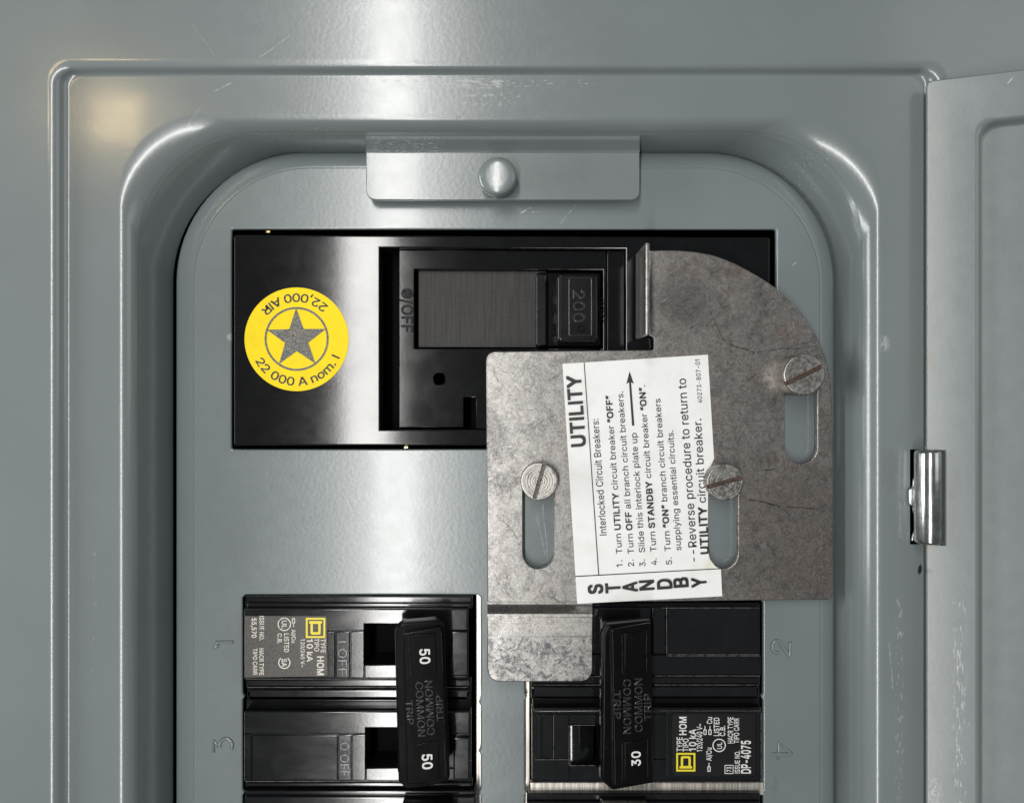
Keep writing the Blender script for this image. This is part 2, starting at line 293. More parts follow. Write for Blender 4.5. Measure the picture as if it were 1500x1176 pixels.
# ------------------------------------------------------------------ materials
class NT:
    def __init__(s, name):
        s.m = bpy.data.materials.new(name); s.m.use_nodes = True
        s.t = s.m.node_tree; s.b = s.t.nodes['Principled BSDF']
        tc = s.t.nodes.new('ShaderNodeTexCoord')
        mp = s.t.nodes.new('ShaderNodeMapping'); mp.inputs['Scale'].default_value = (1 / S,) * 3
        geo = s.t.nodes.new('ShaderNodeNewGeometry')
        s.t.links.new(geo.outputs['Position'], mp.inputs[0]); s.p = mp.outputs[0]   # fixed scene, so position = object space
        s.tc = tc
    def N(s, typ, **kw):
        n = s.t.nodes.new(typ)
        for k, v in kw.items(): setattr(n, k, v)
        return n
    def L(s, a, b): s.t.links.new(a, b)
    def math(s, op, a, b=None, c=None, clamp=False):
        n = s.N('ShaderNodeMath', operation=op); n.use_clamp = clamp
        for i, v in enumerate((a, b, c)):
            if v is None: continue
            if isinstance(v, (int, float)): n.inputs[i].default_value = v
            else: s.L(v, n.inputs[i])
        return n.outputs[0]
    def scale(s, sx, sy, sz=1, off=(0, 0, 0), rot=0):
        m = s.N('ShaderNodeMapping'); m.inputs['Scale'].default_value = (sx, sy, sz); m.inputs['Location'].default_value = off
        m.inputs['Rotation'].default_value = (0, 0, rot)
        s.L(s.p, m.inputs[0]); return m.outputs[0]
    def noise(s, vec, scale, detail=3, rough=.5, dist=0):
        n = s.N('ShaderNodeTexNoise'); n.inputs['Scale'].default_value = scale; n.inputs['Detail'].default_value = detail
        n.inputs['Roughness'].default_value = rough; n.inputs['Distortion'].default_value = dist
        s.L(vec, n.inputs['Vector']); return n.outputs['Fac']
    def mr(s, v, a, b, c=0.0, d=1.0):
        n = s.N('ShaderNodeMapRange'); n.inputs[1].default_value = a; n.inputs[2].default_value = b
        n.inputs[3].default_value = c; n.inputs[4].default_value = d; s.L(v, n.inputs[0]); return n.outputs[0]
    def mix(s, f, a, b):
        n = s.N('ShaderNodeMix', data_type='RGBA')
        if isinstance(f, (int, float)): n.inputs[0].default_value = f
        else: s.L(f, n.inputs[0])
        for i, v in ((6, a), (7, b)):
            if isinstance(v, tuple): n.inputs[i].default_value = (*v, 1)
            else: s.L(v, n.inputs[i])
        return n.outputs[2]
    def xyz(s):
        n = s.N('ShaderNodeSeparateXYZ'); s.L(s.p, n.inputs[0]); return n.outputs
    def box(s, x0, y0, x1, y1, soft=4, z=0):
        """soft mask of an area given in picture coordinates at height z"""
        k = 1 - z / D
        X0, X1, Y1, Y0 = (x0 - CX) * k, (x1 - CX) * k, (CY - y0) * k, (CY - y1) * k
        o = s.xyz()
        fx = s.math('MULTIPLY', s.mr(o[0], X0 - soft, X0 + soft), s.mr(o[0], X1 + soft, X1 - soft))
        fy = s.math('MULTIPLY', s.mr(o[1], Y0 - soft, Y0 + soft), s.mr(o[1], Y1 + soft, Y1 - soft))
        return s.math('MULTIPLY', fx, fy)
    def line(s, x0, y0, x1, y1, z, w, a, wob=5, lo=.1):
        n = s
        k = 1 - z / D; A = Vector(((x0 - CX) * k, (CY - y0) * k, 0)); e = Vector(((x1 - CX) * k, (CY - y1) * k, 0)) - A; L0 = e.length; e.normalize()
        def dot(v):
            q = n.N('ShaderNodeVectorMath', operation='SUBTRACT'); n.L(n.p, q.inputs[0]); q.inputs[1].default_value = A
            d = n.N('ShaderNodeVectorMath', operation='DOT_PRODUCT'); n.L(q.outputs[0], d.inputs[0]); d.inputs[1].default_value = v; return d.outputs['Value']
        u = dot(e); v_ = n.math('ABSOLUTE', n.math('ADD', dot(Vector((-e.y, e.x, 0))), n.math('MULTIPLY', n.math('SUBTRACT', n.noise(n.p, .03, 3), .5), wob)))
        f = n.math('MULTIPLY', n.mr(v_, w * .5, w, 1, 0), n.math('MULTIPLY', n.mr(u, 0, 3), n.mr(u, L0 - 3, L0, 1, 0)))
        return n.math('MULTIPLY', f, n.mr(n.noise(n.p, .12, 2), .42, .58, lo, a))
    def bump(s, h, strength, dist):
        n = s.N('ShaderNodeBump'); n.inputs['Strength'].default_value = strength; n.inputs['Distance'].default_value = dist * S
        s.L(h, n.inputs['Height']); s.L(n.outputs[0], s.b.inputs['Normal']); return n
    def set(s, **kw):
        for k, v in kw.items():
            i = s.b.inputs[k.replace('_', ' ')]
            if isinstance(v, tuple): i.default_value = (*v, 1)
            elif isinstance(v, (int, float)): i.default_value = v
            else: s.L(v, i)
        return s.m

def gray_paint(name, scuffs=(), base=(.174, .197, .199), lines=(), stains=(), peelh=.04):
    n = NT(name)
    big = n.noise(n.p, .006, 2); mid = n.noise(n.p, .05, 3)
    c = n.mix(n.mr(big, .3, .7, 0, 1), tuple(v * .96 for v in base), tuple(v * 1.04 for v in base))
    # tiny flecks and hair scratches
    fl = n.math('GREATER_THAN', n.noise(n.p, .16, 2), .80)
    c = n.mix(n.math('MULTIPLY', fl, .5), c, (.42, .44, .44))
    dk = n.math('GREATER_THAN', n.noise(n.scale(1, 1, 1, (531, 77, 0)), .11, 2), .815)
    c = n.mix(n.math('MULTIPLY', dk, .5), c, (.10, .11, .11))
    rough = n.mr(mid, .3, .7, .215, .245)
    for (x0, y0, x1, y1, z, sx, sy, th, rot) in scuffs:
        m = n.box(x0, y0, x1, y1, 5, z)
        nz = n.noise(n.scale(sx, sy, 1, (x0, y0, 0), rot), 1.0, 4, .6)
        f = n.math('MULTIPLY', m, n.mr(nz, th, th + .06))
        c = n.mix(n.math('MULTIPLY', f, .75), c, (.52, .54, .54))
        rough = n.math('ADD', rough, n.math('MULTIPLY', f, .25))
    for (x0, y0, x1, y1, z, w, a) in lines: c = n.mix(n.line(x0, y0, x1, y1, z, w, a), c, (.55, .57, .57))
    for (x, y, z, rx, ry, colr, a) in stains:
        k = 1 - z / D; q = n.N('ShaderNodeMapping', vector_type='POINT'); q.inputs['Scale'].default_value = (1 / rx, 1 / ry, 0)
        q.inputs['Location'].default_value = (-(x - CX) * k / rx, -(CY - y) * k / ry, 0); n.L(n.p, q.inputs[0])
        ln = n.N('ShaderNodeVectorMath', operation='LENGTH'); n.L(q.outputs[0], ln.inputs[0])
        d = n.math('ADD', ln.outputs['Value'], n.math('MULTIPLY', n.math('SUBTRACT', n.noise(n.p, .12, 4, .65), .5), 2.2))
        c = n.mix(n.mr(d, .55, .95, a, 0), c, colr)
    peel = n.noise(n.p, .17, 2, .45)
    n.bump(peel, peelh, 2.2)
    return n.set(Base_Color=c, Roughness=rough, Specular_IOR_Level=.68, Coat_Weight=.18, Coat_Roughness=.09)
cover_paint = gray_paint('gray_enamel_cover', [
    (640, 119, 742, 126, 70, .07, .30, .50, 0), (548, 119, 640, 126, 70, .10, .30, .58, 0), (742, 120, 870, 125, 70, .09, .3, .58, 0), (640, 140, 760, 152, 70, .16, .16, .57, 0),
    (545, 212, 650, 226, 22, .16, .16, .57, 0), (385, 204, 520, 222, 0, .30, .06, .64, .5),
    (1122, 238, 1192, 308, 0, .05, .34, .62, .75), (137, 790, 141, 1140, 70, .3, .06, .62, 0),
    (1315, 870, 1320, 1170, 70, .3, .07, .56, 0), (1293, 495, 1299, 512, 70, .2, .1, .42, 0)],
    lines=[(380, 85, 425, 52, 84, .7, .4), (280, 35, 318, 85, 84, .6, .25), (312, 135, 340, 121, 70, .8, .6), (272, 185, 298, 152, 70, .7, .3), (1292, 508, 1297, 492, 70, 1.0, .9), (1303, 940, 1308, 1010, 70, .9, .4)],
    stains=[(1352, 836, 78, 3.4, 9, (.012, .011, .011), .95), (1300, 690, 70, 14, 40, (.14, .155, .15), .3)])
plate_paint = gray_paint('gray_enamel_plate', [(755, 302, 790, 318, 0, .05, .22, .62, .5)], (.174, .201, .207),
    lines=[(762, 312, 780, 303, 0, 1.2, 1.0), (820, 328, 846, 298, 0, .7, .5), (795, 735, 802, 820, 0, .8, .6), (786, 750, 798, 815, 0, .7, .5), (1160, 390, 1168, 384, 0, 1.0, .6)],
    stains=[(337, 494, 0, 5, 8, (.42, .42, .40), .7), (1136, 1150, 0, 6, 18, (.14, .15, .15), .5)])
door_paint = gray_paint('gray_enamel_door', [(1396, 880, 1406, 1176, 100, .3, .07, .56, 0), (1365, 1145, 1375, 1176, 100, .2, .2, .5, 0)],
    lines=[(1470, 128, 1478, 118, 118, 1.2, .6)],
    stains=[(1366, 527, 102, 9, 17, (.20, .17, .13), .55), (1364, 806, 100, 8, 9, (.22, .19, .14), .7), (1372, 200, 102, 10, 14, (.22, .20, .16), .35), (1362, 838, 100, 12, 5, (.06, .06, .06), .5)], peelh=.015)

def black_plastic(name, base=(.0045, .0047, .0052), rough=.25, wear=.5, bumpy=.015, spec=.5):
    n = NT(name)
    d = n.noise(n.p, .03, 4, .6)
    dust = n.math('GREATER_THAN', n.noise(n.p, .30, 2), .74)
    c = n.mix(n.mr(d, .45, .8, 0, .5), base, tuple(v * 2.2 for v in base))
    c = n.mix(n.math('MULTIPLY', dust, .35 * wear), c, (.25, .24, .23))
    sm = n.noise(n.scale(.012, .03), 1, 4, .6, .6)
    n.bump(n.noise(n.p, .22, 3), bumpy, 1.0)
    return n.set(Base_Color=c, Roughness=n.mr(sm, .3, .75, rough - .03, rough + .10 * wear), Specular_IOR_Level=spec)
blk = black_plastic('black_breaker_plastic', rough=.12, wear=.0, spec=.42)
blk_body = black_plastic('black_branch_plastic', (.0055, .0058, .0065), .13, .35, .02, .6)
blk_matte = black_plastic('black_handle_plastic', (.003, .003, .0033), .22, .2, .02, .16)
blk_gloss = black_plastic('black_toggle_plastic', (.003, .003, .0033), .22, .2, .02, .5)
def worn_or_lit_edge(name, a, b, th, rough, met=0.0, sc_=.09):
    n = NT(name); f = n.mr(n.noise(n.p, sc_, 4, .65), th, th + .12)
    return n.set(Base_Color=n.mix(f, a, b), Roughness=rough, Metallic=met)
EDGE = {blk.name: worn_or_lit_edge('rubbed_plastic_edge', (.012, .012, .013), (.22, .22, .21), .47, .3),
        blk_body.name: worn_or_lit_edge('scuffed_plastic_edge', (.02, .02, .021), (.50, .48, .45), .42, .4)}
faint_edge = worn_or_lit_edge('faint_rubbed_highlight', (.035, .035, .035), (.15, .145, .14), .40, .4, 0, .16)  # pale tone for the painted seam highlights on worn breaker edges
EDGE[plate_paint.name] = worn_or_lit_edge('highlit_paint_edge', (.26, .29, .29), (.75, .75, .73), .32, .35)  # bevel highlight of the cutouts put into the edge colour
n = NT('dark_void'); void = n.set(Base_Color=(.004, .004, .004), Roughness=.9, Specular_IOR_Level=.1)

def weave():
    n = NT('brushed_shutter')
    a = n.noise(n.scale(.8, .012), 1, 4, .65); b = n.noise(n.scale(.05, .6), 1, 3, .6)
    f = n.math('ADD', n.math('MULTIPLY', a, .78), n.math('MULTIPLY', b, .22))
    c = n.mix(n.mr(f, .4, .62), (.010, .0095, .009), (.036, .034, .033))
    n.bump(f, .25, 1.2)
    return n.set(Base_Color=c, Roughness=.45, Specular_IOR_Level=.3)
shutter = weave()

PZ_ = 20
def zinc_patina():
    n = NT('stained_zinc_plate')
    cloud = n.noise(n.p, .011, 5, .62, .8); cloud2 = n.noise(n.scale(1, 1, 1, (333, 900, 0)), .018, 6, .68, 1.2)
    fine = n.noise(n.p, .09, 6, .7, 1.6); grit = n.noise(n.p, .42, 3, .65); fibre = n.noise(n.scale(.22, .05, 1, (0, 0, 0), .6), 1, 4, .65, 1.5)
    def vein(off, sc_, dist, w):
        v = n.noise(n.scale(1, 1, 1, off), sc_, 4, .58, dist)
        return n.mr(n.math('ABSOLUTE', n.math('SUBTRACT', v, .5)), 0, w, 1, 0)
    gate = n.mr(n.noise(n.scale(1, 1, 1, (50, 610, 0)), .05, 3, .6), .46, .58)
    v = n.math('MAXIMUM', n.math('MULTIPLY', vein((911, 40, 0), .040, 3.0, .020), gate), n.math('MULTIPLY', vein((21, 440, 0), .08, 3.5, .045), n.mr(cloud2, .42, .6)))
    o = n.xyz()
    side = n.mr(n.math('ADD', o[0], n.mr(cloud, .3, .7, -150, 150)), 40, 270)     # stained half / clean half
    clean = n.mix(n.mr(fine, .36, .66), (.215, .208, .198), (.36, .35, .335))
    brown = n.mix(n.mr(fine, .36, .66), (.18, .167, .157), (.36, .337, .318))
    c = n.mix(side, clean, brown)
    c = n.mix(n.mr(cloud2, .52, .70, 0, .38), c, (.085, .082, .082))
    rust = n.mr(n.noise(n.scale(.006, .014, 1, (77, 12, 0)), 1, 5, .65, .8), .54, .72, 0, .6)
    c = n.mix(n.math('MULTIPLY', rust, side), c, (.22, .145, .115))
    c = n.mix(n.math('MULTIPLY', n.box(1090, 690, 1230, 890, 45, PZ_), n.mr(cloud2, .35, .65, .05, .5)), c, (.21, .155, .13))
    c = n.mix(n.mr(fibre, .55, .72, 0, .35), c, (.42, .41, .39))
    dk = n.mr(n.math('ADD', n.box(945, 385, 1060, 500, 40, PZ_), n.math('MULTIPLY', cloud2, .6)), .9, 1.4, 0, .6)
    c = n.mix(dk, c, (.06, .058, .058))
    for (x0, y0, x1, y1, w) in ((1036, 498, 1062, 503, .9), (1062, 503, 1108, 516, 1.1), (1108, 516, 1138, 510, 1.0), (1138, 510, 1165, 513, .9), (1165, 513, 1198, 506, .9), (1150, 512, 1192, 498, .7),
                                (1040, 455, 1062, 500, .9), (1010, 480, 1032, 470, .9), (1110, 545, 1080, 570, .8), (1095, 730, 1145, 742, 1.6), (1150, 740, 1200, 746, 1.4), (1118, 690, 1140, 686, 1.2), (735, 760, 760, 790, .8), (800, 560, 820, 548, .9), (845, 890, 800, 872, .8), (722, 535, 730, 560, .9)):
        c = n.mix(n.line(x0, y0, x1, y1, PZ_, w, .85, 9, .35), c, (.035, .030, .028))
    tabz = n.box(700, 930, 880, 1010, 6, 38)
    c = n.mix(n.math('MULTIPLY', n.box(700, 898, 880, 1010, 3, 38), .2), c, (.62, .60, .57))
    blot = n.mr(n.noise(n.scale(1, 1, 1, (5, 71, 0)), .09, 6, .75, 1.2), .46, .60)
    c = n.mix(n.math('MULTIPLY', n.math('MULTIPLY', tabz, blot), .85), c, (.055, .062, .075))
    c = n.mix(n.math('MULTIPLY', v, .8), c, (.045, .042, .040))
    c = n.mix(n.mr(grit, .57, .68, 0, .6), c, (.07, .066, .064))
    c = n.mix(n.mr(grit, .40, .30, 0, .4), c, (.55, .53, .50))
    r = n.mr(n.math('ADD', cloud2, n.math('MULTIPLY', v, .3)), .3, .8, .27, .46)
    n.bump(n.math('ADD', fine, n.math('MULTIPLY', grit, .4)), .10, 1.0)
    return n.set(Base_Color=c, Roughness=r, Metallic=.88)
zinc = zinc_patina()
EDGE[zinc.name] = worn_or_lit_edge('sheared_zinc_edge', (.20, .19, .18), (.55, .53, .50), .45, .3, .9)
n = NT('bright_zinc'); g = n.noise(n.scale(.4, .02), 1, 3); n.bump(g, .15, .6)
bright = n.set(Base_Color=n.mix(n.mr(n.noise(n.p, .06, 4, .6), .4, .7), (.40, .42, .42), (.66, .67, .66)), Metallic=1, Roughness=.20)
n = NT('machined_steel'); g = n.noise(n.p, .2, 3)
steel = n.set(Base_Color=n.mix(n.mr(g, .35, .65), (.22, .21, .195), (.34, .325, .305)), Metallic=1, Roughness=n.mr(g, .3, .7, .30, .46)); n.bump(n.noise(n.p, .35, 3), .15, .8)
n = NT('rusty_slot'); rusty = n.set(Base_Color=n.mix(n.mr(n.noise(n.p, .25, 4), .35, .65), (.045, .028, .022), (.13, .08, .06)), Roughness=.7, Metallic=.3)
n = NT('dull_slot'); dull = n.set(Base_Color=n.mix(n.mr(n.noise(n.p, .3, 4), .35, .65), (.05, .044, .038), (.20, .18, .16)), Roughness=.6, Metallic=.4)
n = NT('brushed_rail'); g = n.noise(n.scale(.35, .01), 1, 3, .6)
rail_m = n.set(Base_Color=n.mix(n.mr(g, .35, .65), (.36, .33, .29), (.80, .76, .70)), Metallic=.7, Roughness=.35)
n = NT('moulded_lettering'); mould = n.set(Base_Color=(.022, .022, .023), Roughness=.2, Specular_IOR_Level=.8)
n = NT('moulded_switch_lettering'); mould_dark = n.set(Base_Color=(.006, .006, .006), Roughness=.35, Specular_IOR_Level=.12)
n = NT('brass'); brass = n.set(Base_Color=(.8, .6, .25), Metallic=1, Roughness=.2)
n = NT('white_vinyl'); c = n.mix(n.mr(n.noise(n.p, .03, 4, .6), .45, .8), (.83, .83, .82), (.75, .74, .71))
c = n.mix(n.math('MULTIPLY', n.box(1034, 800, 1062, 836, 8, 20), n.mr(n.noise(n.p, .08, 3), .4, .65)), c, (.70, .64, .42))
c = n.mix(n.math('MULTIPLY', n.math('GREATER_THAN', n.noise(n.p, .25, 2), .76), .6), c, (.35, .33, .30)); n.bump(n.noise(n.p, .02, 3), .12, 6)
vinyl = n.set(Base_Color=c, Roughness=.4)
n = NT('yellow_vinyl'); yellow = n.set(Base_Color=n.mix(n.mr(n.noise(n.p, .05, 4, .6), .4, .75), (.92, .70, .003), (.86, .63, .002)), Roughness=.55, Specular_IOR_Level=.25)
n = NT('black_ink'); ink = n.set(Base_Color=(.012, .012, .013), Roughness=.45)
n = NT('gray_ink'); gink = n.set(Base_Color=n.mix(n.mr(n.noise(n.p, .5, 2), .42, .58), (.055, .052, .05), (.20, .19, .16)), Roughness=.5)
n = NT('white_ink'); wink = n.set(Base_Color=(.72, .72, .70), Roughness=.5)
n = NT('worn_white_ink'); wwink = n.set(Base_Color=n.mix(n.mr(n.noise(n.p, .25, 4), .58, .70), (.72, .68, .60), (.30, .27, .23)), Roughness=.5)
n = NT('yellow_ink'); yink = n.set(Base_Color=(.80, .66, .02), Roughness=.45)
n = NT('worn_label_film'); film = n.set(Base_Color=n.mix(n.mr(n.noise(n.p, .3, 4, .65), .4, .65), (.035, .030, .026), (.075, .067, .058)), Roughness=.42)
n = NT('black_label_film'); bfilm = n.set(Base_Color=(.006, .006, .0065), Roughness=.3)

# ------------------------------------------------------------------ large structure: enclosure, cover, dead front, door
enc = thing('breaker_enclosure', 'dark inside of the steel box behind the gray panel cover', 'enclosure', (750, 700, -260))
bm = bmesh.new()
def add_box(bm, a, b):
    vs = [bm.verts.new(Vector((x, y, z)) * S) for x in (a[0], b[0]) for y in (a[1], b[1]) for z in (a[2], b[2])]
    for f in ((0, 1, 3, 2), (4, 6, 7, 5), (0, 4, 5, 1), (2, 3, 7, 6), (0, 2, 6, 4), (1, 5, 7, 3)): bm.faces.new([vs[i] for i in f])
def box_mesh(*boxes, bev=0):
    bm = bmesh.new()
    for a, b in boxes: add_box(bm, a, b)
    bmesh.ops.recalc_face_normals(bm, faces=bm.faces)
    if bev: bmesh.ops.bevel(bm, geom=list(bm.edges), offset=bev * S, segments=2, affect='EDGES', profile=.5)
    me = bpy.data.meshes.new('m'); bm.to_mesh(me); bm.free(); finish(me); return me
link('back_panel', box_mesh(((-900, -1000, -270), (900, 900, -262))), void, enc)
link('side_wall', box_mesh(((-900, -1000, -262), (-890, 900, 40)), ((890, -1000, -262), (900, 900, 40)), ((-890, 890, -262), (890, 900, 40)), ((-890, -1000, -262), (890, -990, 40))), void, enc)

def ring_sheet(keys, bends, nb=6, nc=18, m=lambda x, y, z: W(x, y, z)):
    """a pressed sheet: rounded-rectangle rings (x0,y0,x1,y1,r,z) with filleted bends between them"""
    R = []
    for i, k in enumerate(keys):
        if i in (0, len(keys) - 1) or not bends[i]: R.append(k); continue
        a, b = keys[i - 1], keys[i + 1]; ta, tb = bends[i]
        A = [k[j] + (a[j] - k[j]) * ta for j in range(6)]; B = [k[j] + (b[j] - k[j]) * tb for j in range(6)]
        for q in range(nb + 1):
            t = q / nb; R.append([A[j] * (1 - t) ** 2 + k[j] * 2 * t * (1 - t) + B[j] * t * t for j in range(6)])
    bm = bmesh.new(); rows = []
    for r in R:
        rows.append([bm.verts.new(m(x, y, r[5])) for x, y in rrect(*r[:5], n=nc)])
    for a, b in zip(rows, rows[1:]):
        for i in range(len(a)):
            j = (i + 1) % len(a); bm.faces.new((a[i], a[j], b[j], b[i]))
    bmesh.ops.recalc_face_normals(bm, faces=bm.faces)
    if sum(f.normal.z for f in bm.faces) < 0: bmesh.ops.reverse_faces(bm, faces=bm.faces)
    return bm, rows
def cut_rect(bm, x0, x1, y0, y1):
    """open a rectangular slot (world coordinates) in a flat stretch of sheet"""
    for co, no in (((x0, 0, 0), (1, 0, 0)), ((x1, 0, 0), (1, 0, 0)), ((0, y0, 0), (0, 1, 0)), ((0, y1, 0), (0, 1, 0))):
        near = [f for f in bm.faces if min(v.co.x for v in f.verts) < x1 + 1e-6 and max(v.co.x for v in f.verts) > x0 - 1e-6
                and min(v.co.y for v in f.verts) < y1 + 1e-6 and max(v.co.y for v in f.verts) > y0 - 1e-6]
        g = near + list({e for f in near for e in f.edges}) + list({v for f in near for v in f.verts})
        bmesh.ops.bisect_plane(bm, geom=g, plane_co=co, plane_no=no)
    dead = [f for f in bm.faces if x0 < f.calc_center_median().x < x1 and y0 < f.calc_center_median().y < y1]
    bmesh.ops.delete(bm, geom=dead, context='FACES')
F = 70
cover = thing('panel_cover', 'gray enamelled steel panel cover framing the recessed breaker opening', 'panel cover', (750, 588, 0))
keys = [(-420, -420, 1920, 1640, 60, F + 14), (80, 97, 1377, 1545, 30, F + 14), (98, 110, 1356, 1530, 15, F),
        (191, 181, 1277, 1490, 150, F), (213, 204, 1251, 1480, 172, 40), (253, 228, 1217.5, 1470, 187, -24), (254, 229, 1216.5, 1469, 187, -34)]
bends = [None, (.022, .45), (.35, .05), (.20, .75), (.45, .25), None, None]
cb, _ = ring_sheet(keys, bends)
hx0, hx1 = W(1333, 0, F).x, W(1346, 0, F).x
cut_rect(cb, hx0, hx1, W(0, 797, F).y, W(0, 658, F).y)
me = bpy.data.meshes.new('m'); cb.to_mesh(me); cb.free(); finish(me, 60)
wn = link('cover_sheet', me, cover_paint, cover).modifiers.new('face_normals', 'WEIGHTED_NORMAL'); wn.keep_sharp = True; wn.weight = 60
# mounting tab folded from the top of the opening
def profile_sheet(x0, x1, prof, t, bev=0):
    """sheet of thickness t whose section (y, z) runs along prof, spanning picture x0..x1"""
    bm = bmesh.new(); fr = []; bk = []
    P = [Vector((W(0, y, z).y / S, z)) for y, z in prof]
    for i, p in enumerate(P):
        a = P[max(i - 1, 0)]; b = P[min(i + 1, len(P) - 1)]; d = (b - a).normalized(); nn = Vector((-d.y, d.x))
        if nn.y < 0: nn = -nn
        q = p - nn * t
        k = 1 - p.y / D
        X0, X1 = (x0 - CX) * k, (x1 - CX) * k
        fr.append([bm.verts.new(Vector((X, p.x, p.y)) * S) for X in (X0, X1)])
        bk.append([bm.verts.new(Vector((X, q.x, q.y)) * S) for X in (X0, X1)])
    for i in range(len(P) - 1):
        bm.faces.new((fr[i][0], fr[i][1], fr[i + 1][1], fr[i + 1][0])); bm.faces.new((bk[i][1], bk[i][0], bk[i + 1][0], bk[i + 1][1]))
        bm.faces.new((fr[i][0], fr[i + 1][0], bk[i + 1][0], bk[i][0])); bm.faces.new((fr[i][1], bk[i][1], bk[i + 1][1], fr[i + 1][1]))
    for e in (0, -1): bm.faces.new((fr[e][0], bk[e][0], bk[e][1], fr[e][1]))
    bmesh.ops.recalc_face_normals(bm, faces=bm.faces)
    me = bpy.data.meshes.new('m'); bm.to_mesh(me); bm.free(); finish(me, 40); return me
tab = join([slab_mesh(rpoly([(536, 223), (937, 223), (937, 293, 14), (536, 293, 16)]), 20, 28, 1.4),
            profile_sheet(536, 937, [(223.4, 28), (221.4, 29), (219, 31.5), (214, 37.5), (209, 43), (205.5, 48), (203, 49.5), (197, 45)], 4)])
link('mounting_tab', tab, cover_paint, cover)

dead = thing('dead_front', 'inner gray steel plate with rectangular breaker cutouts and stamped numbers', 'dead front', (750, 640, 0))
def scallop(x0, y0, x1, y1, left, right):
    """breaker cutout with small twist-out steps down its sides"""
    p = [(x0 + 4, y0), (x1 - 4, y0), (x1, y0 + 4)]
    for y in right: p += [(x1, y - 5), (x1 - 3, y), (x1, y + 5)]
    p += [(x1, y1), (x0, y1)]
    for y in reversed(left): p += [(x0, y + 5), (x0 + 3, y), (x0, y - 5)]
    p += [(x0, y0 + 4)]
    return p
outer = rrect(282, 245, 1202, 1430, 172, 18)
holes = [rrect(339, 336, 1137, 658, 3, 3), scallop(355, 871, 704, 1400, (1020, 1160), (1028, 1100, 1160)), scallop(769, 878, 1118, 1400, (1020, 1160), (1020, 1160))]
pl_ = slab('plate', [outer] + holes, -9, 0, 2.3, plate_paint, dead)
for p in pl_.data.polygons:      # only the punched cutouts get the painted edge highlight
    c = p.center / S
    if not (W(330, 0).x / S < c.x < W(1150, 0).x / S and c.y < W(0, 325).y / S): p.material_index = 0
# rolled rim of the plate
keys = [(283, 246, 1201, 1429, 171, -.5), (281, 244, 1203, 1431, 173, -.5), (258, 223, 1222, 1447, 190, -5), (260, 225, 1220, 1445, 189, -34)]
rb, _ = ring_sheet(keys, [None, None, (.95, .3), None], nb=8)
me = bpy.data.meshes.new('m'); rb.to_mesh(me); rb.free(); finish(me, 80); link('rolled_rim', me, plate_paint, dead)
# stamped numbers (stroke paths)
def arcp(cx, cy, rx, ry, a0, a1, n=12): return [(cx + rx * math.cos(math.radians(a0 + (a1 - a0) * i / n)), cy + ry * math.sin(math.radians(a0 + (a1 - a0) * i / n))) for i in range(n + 1)]
def stamp(paths):
    me = tubes_mesh(paths, 2.6, .3); return link('stamped_number', me, plate_paint, dead)
stamp([[(314, 949), (318, 940), (342, 940)], [(314, 949), (320, 944)]])                                        # 1
stamp([[(313, 1101), (313, 1083), (322, 1094)] , arcp(331, 1091, 9.5, 10, 160, 395, 16)])                       # 3
stamp([[(1157, 940), (1157, 962)], [(1157, 962), (1144, 944)], arcp(1138, 947, 7, 9, -20, -300, 14)])           # 2
stamp([[(1130, 1104), (1158, 1104)], [(1140, 1111), (1140, 1087), (1160, 1104)]])                               # 4

door = thing('panel_door', 'open gray steel panel door with pressed inner field at the right', 'door', (1357, 588, 93))
th = math.radians(19.8)
dX, dY, dZ = (1357 - CX) * (1 - 93 / D), (CY - 119) * (1 - 93 / D), 93
def dm(u, v, w):   # door-local: u along the door, v down from its top edge, w proud of its face
    return Vector((dX + u * math.cos(th) - w * math.sin(th), dY - v, dZ + u * math.sin(th) + w * math.cos(th))) * S
keys = [(0, 0, 760, 1500, 7, -7), (0, 0, 760, 1500, 7, -1.5), (1.2, 1.2, 758.8, 1498, 7, 0), (64, 62, 690, 1436, 22, 0), (67, 65.5, 687, 1433, 20, -17), (330, 350, 350, 1000, 2, -17)]
db, rows = ring_sheet(keys, [None, None, (.5, .01), (.10, .5), (.5, .012), None], m=dm)
# slight burrs along the hinge edge, then the hinge notch
for v in db.verts:
    pass
bmesh.ops.contextual_create(db, geom=rows[-1])
x0, x1 = dm(-3, 0, 0).x, dm(24, 0, 0).x
cut_rect(db, x0, x1, W(0, 799, 100).y, W(0, 659, 100).y)
me = bpy.data.meshes.new('m'); db.to_mesh(me); db.free(); finish(me, 60)
wn = link('door_sheet', me, door_paint, door).modifiers.new('face_normals', 'WEIGHTED_NORMAL'); wn.keep_sharp = True; wn.weight = 100
# turned back flange of the notch so the sheet shows a real edge
nb = box_mesh(*[((dm(24, 0, 0).x / S - .5, W(0, 799, 100).y / S, dZ - 20), (dm(26, 0, 0).x / S, W(0, 659, 100).y / S, dZ + 6))])
link('notch_edge', nb, door_paint, door)

